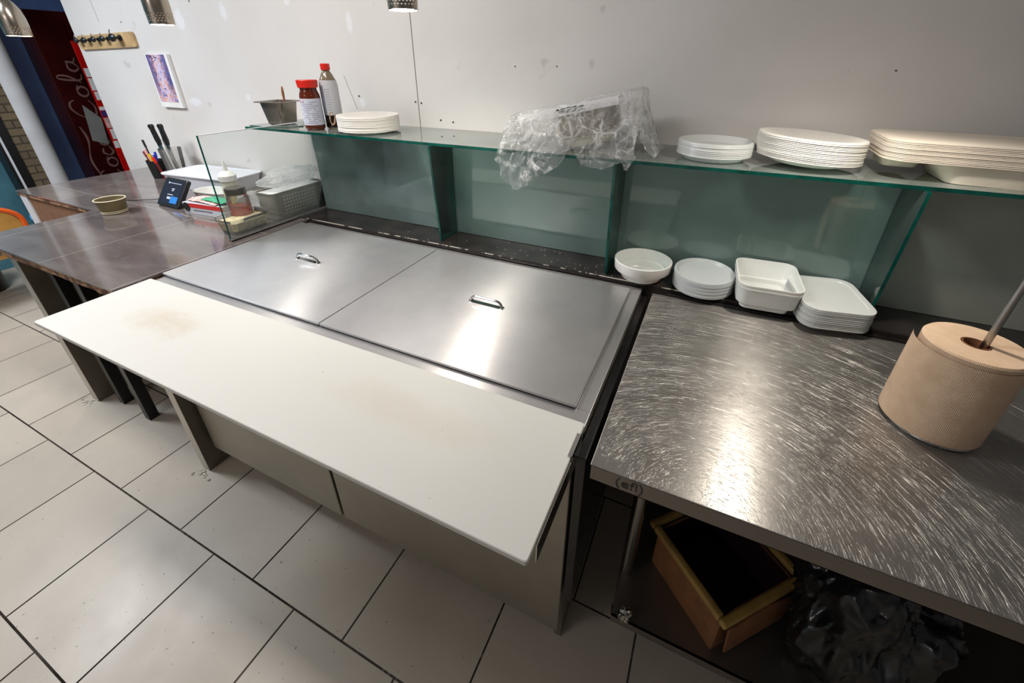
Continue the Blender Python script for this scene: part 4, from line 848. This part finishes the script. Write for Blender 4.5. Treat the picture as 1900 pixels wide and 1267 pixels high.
ORD = ['', '', 'second', 'third', 'fourth', 'fifth', 'sixth', 'seventh', 'eighth', 'ninth', 'tenth', 'eleventh', 'twelfth', 'thirteenth', 'fourteenth', 'fifteenth', 'sixteenth', 'seventeenth']
def stack(first, n, dz, base, labels, group, jig=.0012, rot=None, axis=None):
    # copies of one nested item, lowest first
    for k in range(n):
        d = Vector((random.uniform(-jig, jig), random.uniform(-jig, jig), dz*k))
        if axis: d = Vector((axis[0]*dz*k, axis[1]*dz*k, axis[2]*dz*k)) + Vector((random.uniform(-jig, jig), random.uniform(-jig, jig), 0))
        lab = labels[0] if k == 0 else labels[2] if k == n-1 else labels[1] % ORD[n-k]
        r = rot if rot else (0, 0, random.uniform(-.3, .3))
        if k == 0: first.location = Vector(base)+d; first.rotation_euler = r; first['label'] = lab; first['group'] = group
        else: dup(first, Vector(base)+d, rot=r, label=lab, group=group)
def plate(name, label, cat, R, Rb, h, mat, lip=.006, well=.8, n=56):
    bm = NB()
    lathe(bm, [(0, .001), (Rb*.95, 0), (Rb, .001), (R*.93, h-lip*.4), (R*.985, h), (R, h-lip), (R-.0012, h-lip), (R-.002, h+.0006), (R*.93, h+.0012), (Rb*.97, .0030), (0, .0030)], n)
    return tag(obj(name, bm, mat), label, cat)
p = plate('paper_plate', '', 'plate', .138, .100, .018, M['paper'], .007)
stack(p, 9, .0070, (-1.480, 1.572, SH), ['lowest white plate of the stack beside the syrup bottle', '%s white plate from the top, in the stack beside the syrup bottle', 'topmost white plate of the stack beside the syrup bottle'], 'white plates beside the syrup bottle')
p = plate('plastic_cover', '', 'lid', .117, .093, .022, M['milky'], .0046)
stack(p, 8, .0053, (-.012, 1.590, SH), ['lowest milky round lid of the shelf stack left of the big plates', '%s milky round lid from the top, shelf stack left of the big plates', 'topmost milky round lid of the shelf stack left of the big plates'], 'milky round lids on the glass shelf')
p = plate('fibre_plate', '', 'plate', .146, .092, .022, M['paper'], .0034)
stack(p, 14, .0046, (.251, 1.595, SH), ['lowest plate of the tall fibre plate stack on the shelf', '%s plate from the top of the tall fibre plate stack on the shelf', 'topmost plate of the tall fibre plate stack on the shelf'], 'fibre plates on the glass shelf', jig=.0008, rot=(0, .055, .2))
for o_ in [q for q in D.objects if q.get('group') == 'fibre plates on the glass shelf']: o_.location.z += .0085
# takeout trays, right end of the shelf: two compartments under a wide rim
def tray():
    bm = NB(); z0 = .0
    loft(bm, [(.235, .125, .05, .052), (.245, .135, .055, .050), (.245, .135, .055, .0525), (.236, .126, .05, .0545)], False, True)
    loft(bm, [(.135, .085, .03, .0, .045, -.025), (.150, .098, .04, .020, .045, -.018), (.170, .115, .05, .052, .045, -.005)], True, False)
    loft(bm, [(.040, .060, .02, .018, -.175, .04), (.052, .075, .03, .052, -.175, .03)], True, False)
    return tag(obj('takeout_tray', bm, M['fibre']), '', 'tray')
p = tray()
stack(p, 13, .0040, (.660, 1.60, SH), ['lowest fibre takeout tray of the stack at the right end of the shelf', '%s takeout tray from the top, stack at the right end of the shelf', 'topmost fibre takeout tray of the stack at the right end of the shelf'], 'fibre takeout trays at the right of the shelf', jig=.0015, rot=(0, .012, .0))
# bagged trays
def small_tray():
    bm = NB(); loft(bm, [(.070, .060, .02, 0), (.090, .078, .03, .028), (.105, .090, .03, .030), (.105, .090, .03, .0315), (.088, .076, .03, .0305), (.068, .058, .02, .002)], True, True)
    return tag(obj('bagged_tray', bm, M['fibre']), '', 'tray')
p = small_tray()
ax = (-.20, 0, .98)
stack(p, 17, .0054, (-.435, 1.60, SH+.021), ['lowest fibre tray inside the clear bag on the shelf', '%s fibre tray from the top of the stack inside the clear bag', 'topmost fibre tray inside the clear bag on the shelf'], 'fibre trays inside the clear bag', jig=.0005, rot=(0, -.22, 0), axis=ax)
bm = NB(); prism(bm, [(-.20, -.095), (.175, -.100), (.185, .09), (-.19, .10)], 2, 0, .0018); prism(bm, [(-.20, -.030), (-.20, 0), (.175, 0), (.175, -.024)], 1, -.100, -.0985)
tag(obj('white_sheet', bm, M['paperw'], loc=(-.50, 1.60, 1.4850), rot=(0, -.215, 0), smooth=False), 'white folded sheet over the bagged trays with a small dark print', 'sheet')
bm = NB()
for i in range(34):
    a = random.uniform(-.05, .045); b = random.uniform(-.020, -.004); l = random.uniform(.006, .018)
    box(bm, a, a+l, -.1008, -.1002, b, b+.0022)
tag(obj('sheet_print', bm, M['printink'], loc=(-.50, 1.60, 1.4850), rot=(0, -.215, 0), smooth=False), 'small dark printed mark on the white sheet in the bag', 'printed mark')
def drape():
    # clear bag: over the tray stack, then crumpled down over the front edge of the shelf
    ctrl = [(-.745, 1.30), (-.727, 1.262), (-.715, 1.235), (-.694, 1.215), (-.660, 1.197), (-.635, 1.20), (-.60, 1.232), (-.575, 1.255), (-.54, 1.268), (-.50, 1.296), (-.483, 1.322), (-.462, 1.375), (-.445, 1.345), (-.415, 1.312), (-.385, 1.300), (-.345, 1.300), (-.31, 1.315), (-.285, 1.325), (-.272, 1.300), (-.255, 1.305), (-.235, 1.345)]
    def zb(x):
        for (a, za), (b, zb_) in zip(ctrl[:-1], ctrl[1:]):
            if a <= x <= b: return za+(zb_-za)*(x-a)/(b-a)
        return 1.34
    NX, NV = 150, 90; bm = NB(); V = {}
    for i in range(NX+1):
        u = i/NX; xt = -.715+.445*u; xb = -.745+.510*u
        zt = 1.440+.100*u+.010
        prof = [(1.715, 1.345), (1.705, zt-.01), (1.60, zt), (1.515, zt-.004), (1.492, zt-.03), (1.455, 1.385), (1.428, 1.342), (1.424, 1.325), (1.418, None)]
        zbv = zb(xb); prof[-1] = (1.416, min(zbv, 1.39))
        if zbv > 1.335: prof[-2] = (1.428, zbv+.004); prof[-3] = (1.436, max(1.35, zbv+.01))
        m = len(prof)-1
        for j in range(NV+1):
            v = j/NV*m; k = min(int(v), m-1); f = v-k; f = f*f*(3-2*f)*.5+f*.5
            y = prof[k][0]*(1-f)+prof[k+1][0]*f; z = prof[k][1]*(1-f)+prof[k+1][1]*f
            tt = j/NV; x = xt*(1-tt)+xb*tt if tt > .3 else xt
            q = Vector((x*1.0, y, z)); A = .010 if tt < .5 else .022
            A *= min(1, max(0.15, (tt-.30)/.3))
            d = (abs(noise.noise(q*16))*1.6-.35)*A+(abs(noise.noise(q*42+Vector((5, 0, 0))))*1.5-.3)*A*.55
            dx = noise.noise(q*20+Vector((0, 9, 0)))*A*.6
            V[i, j] = bm.verts.new((x+dx, y-d if tt > .35 else y, z+(d*.3 if tt < .6 else dx*.6)))
    for i in range(NX):
        for j in range(NV): bm.faces.new((V[i, j], V[i+1, j], V[i+1, j+1], V[i, j+1]))
    # side wings
    for (sx, xs, out) in ((0, -.715, -.05), (NX, -.27, .085)):
        W = {}
        for j in range(0, NV//2+8, 2):
            for k in range(9):
                b = V[sx, j].co; f = k/8; tgt = Vector((xs+out*(.4+.6*f), b.y, 1.338)); q = b.lerp(tgt, f)
                dd = noise.noise(q*24)*.014*math.sin(PI*f)
                W[j, k] = bm.verts.new((q.x+dd, q.y+dd, max(q.z+dd, 1.337)))
        js = list(range(0, NV//2+8, 2))
        for a, b in zip(js[:-1], js[1:]):
            for k in range(8): bm.faces.new((W[a, k], W[b, k], W[b, k+1], W[a, k+1]))
    return tag(obj('clear_bag', bm, M['film'], ang=.5), 'crumpled clear plastic bag over the tray stack, hanging off the shelf edge', 'bag')
drape()

# ================================================================== BOWLS AND LIDS ON THE LEDGE
LZ = .9052
bm = NB(); lathe(bm, [(0, .002), (.066, 0), (.072, .004), (.081, .031), (.0965, .0325), (.1000, .037), (.103, .070), (.099, .072), (.0965, .068), (.093, .036), (.075, .012), (.070, .006), (0, .006)], 56)
tag(obj('round_bowl', bm, M['white'], loc=(-.172, 1.4785, LZ)), 'round white plastic bowl on the black ledge beside the glass support', 'bowl')
p = plate('plastic_cover', '', 'lid', .100, .088, .012, M['frost'], .0065)
stack(p, 9, .0062, (.040, 1.4805, LZ), ['lowest frosted round lid of the stack on the ledge', '%s frosted round lid from the top of the stack on the ledge', 'topmost frosted round lid of the stack on the ledge'], 'frosted round lids on the black ledge', rot=(.05, 0, 0), jig=.001)
for o_ in [q for q in D.objects if q.get('group') == 'frosted round lids on the black ledge']: o_.location.z += .0045
def rect_box():
    bm = NB(); loft(bm, [(.066, .072, .02, .003), (.070, .076, .022, .0), (.073, .080, .026, .024), (.086, .096, .030, .0255), (.0905, .1030, .032, .078), (.0925, .105, .034, .080), (.0925, .105, .034, .084), (.0885, .101, .030, .084), (.084, .094, .028, .030), (.068, .074, .022, .006)], True, True)
    return tag(obj('rectangular_container', bm, M['white']), '', 'container')
p = rect_box(); stack(p, 2, .012, (.228, 1.466, LZ), ['lower white rectangular container between the two lid stacks', '', 'upper white rectangular container between the two lid stacks'], 'white rectangular containers on the ledge', rot=(.04, 0, .06), jig=0)
for o_ in [q for q in D.objects if q.get('group') == 'white rectangular containers on the ledge']: o_.location.z += .005
def rect_lid():
    bm = NB(); loft(bm, [(.085, .098, .035, .0), (.094, .110, .040, .002), (.096, .112, .042, .0068), (.093, .109, .040, .0072), (.080, .095, .034, .0070), (.078, .093, .033, .0045)], True, True)
    return tag(obj('container_cover', bm, M['milky']), '', 'lid')
p = rect_lid(); stack(p, 11, .0060, (.404, 1.460, LZ), ['lowest milky rectangular lid of the stack at the right on the ledge', '%s milky rectangular lid from the top, right stack on the ledge', 'topmost milky rectangular lid of the right stack on the ledge'], 'milky rectangular lids on the black ledge', rot=(.035, 0, .20), jig=.0006)
for o_ in [q for q in D.objects if q.get('group') == 'milky rectangular lids on the black ledge']: o_.location.z += .0045
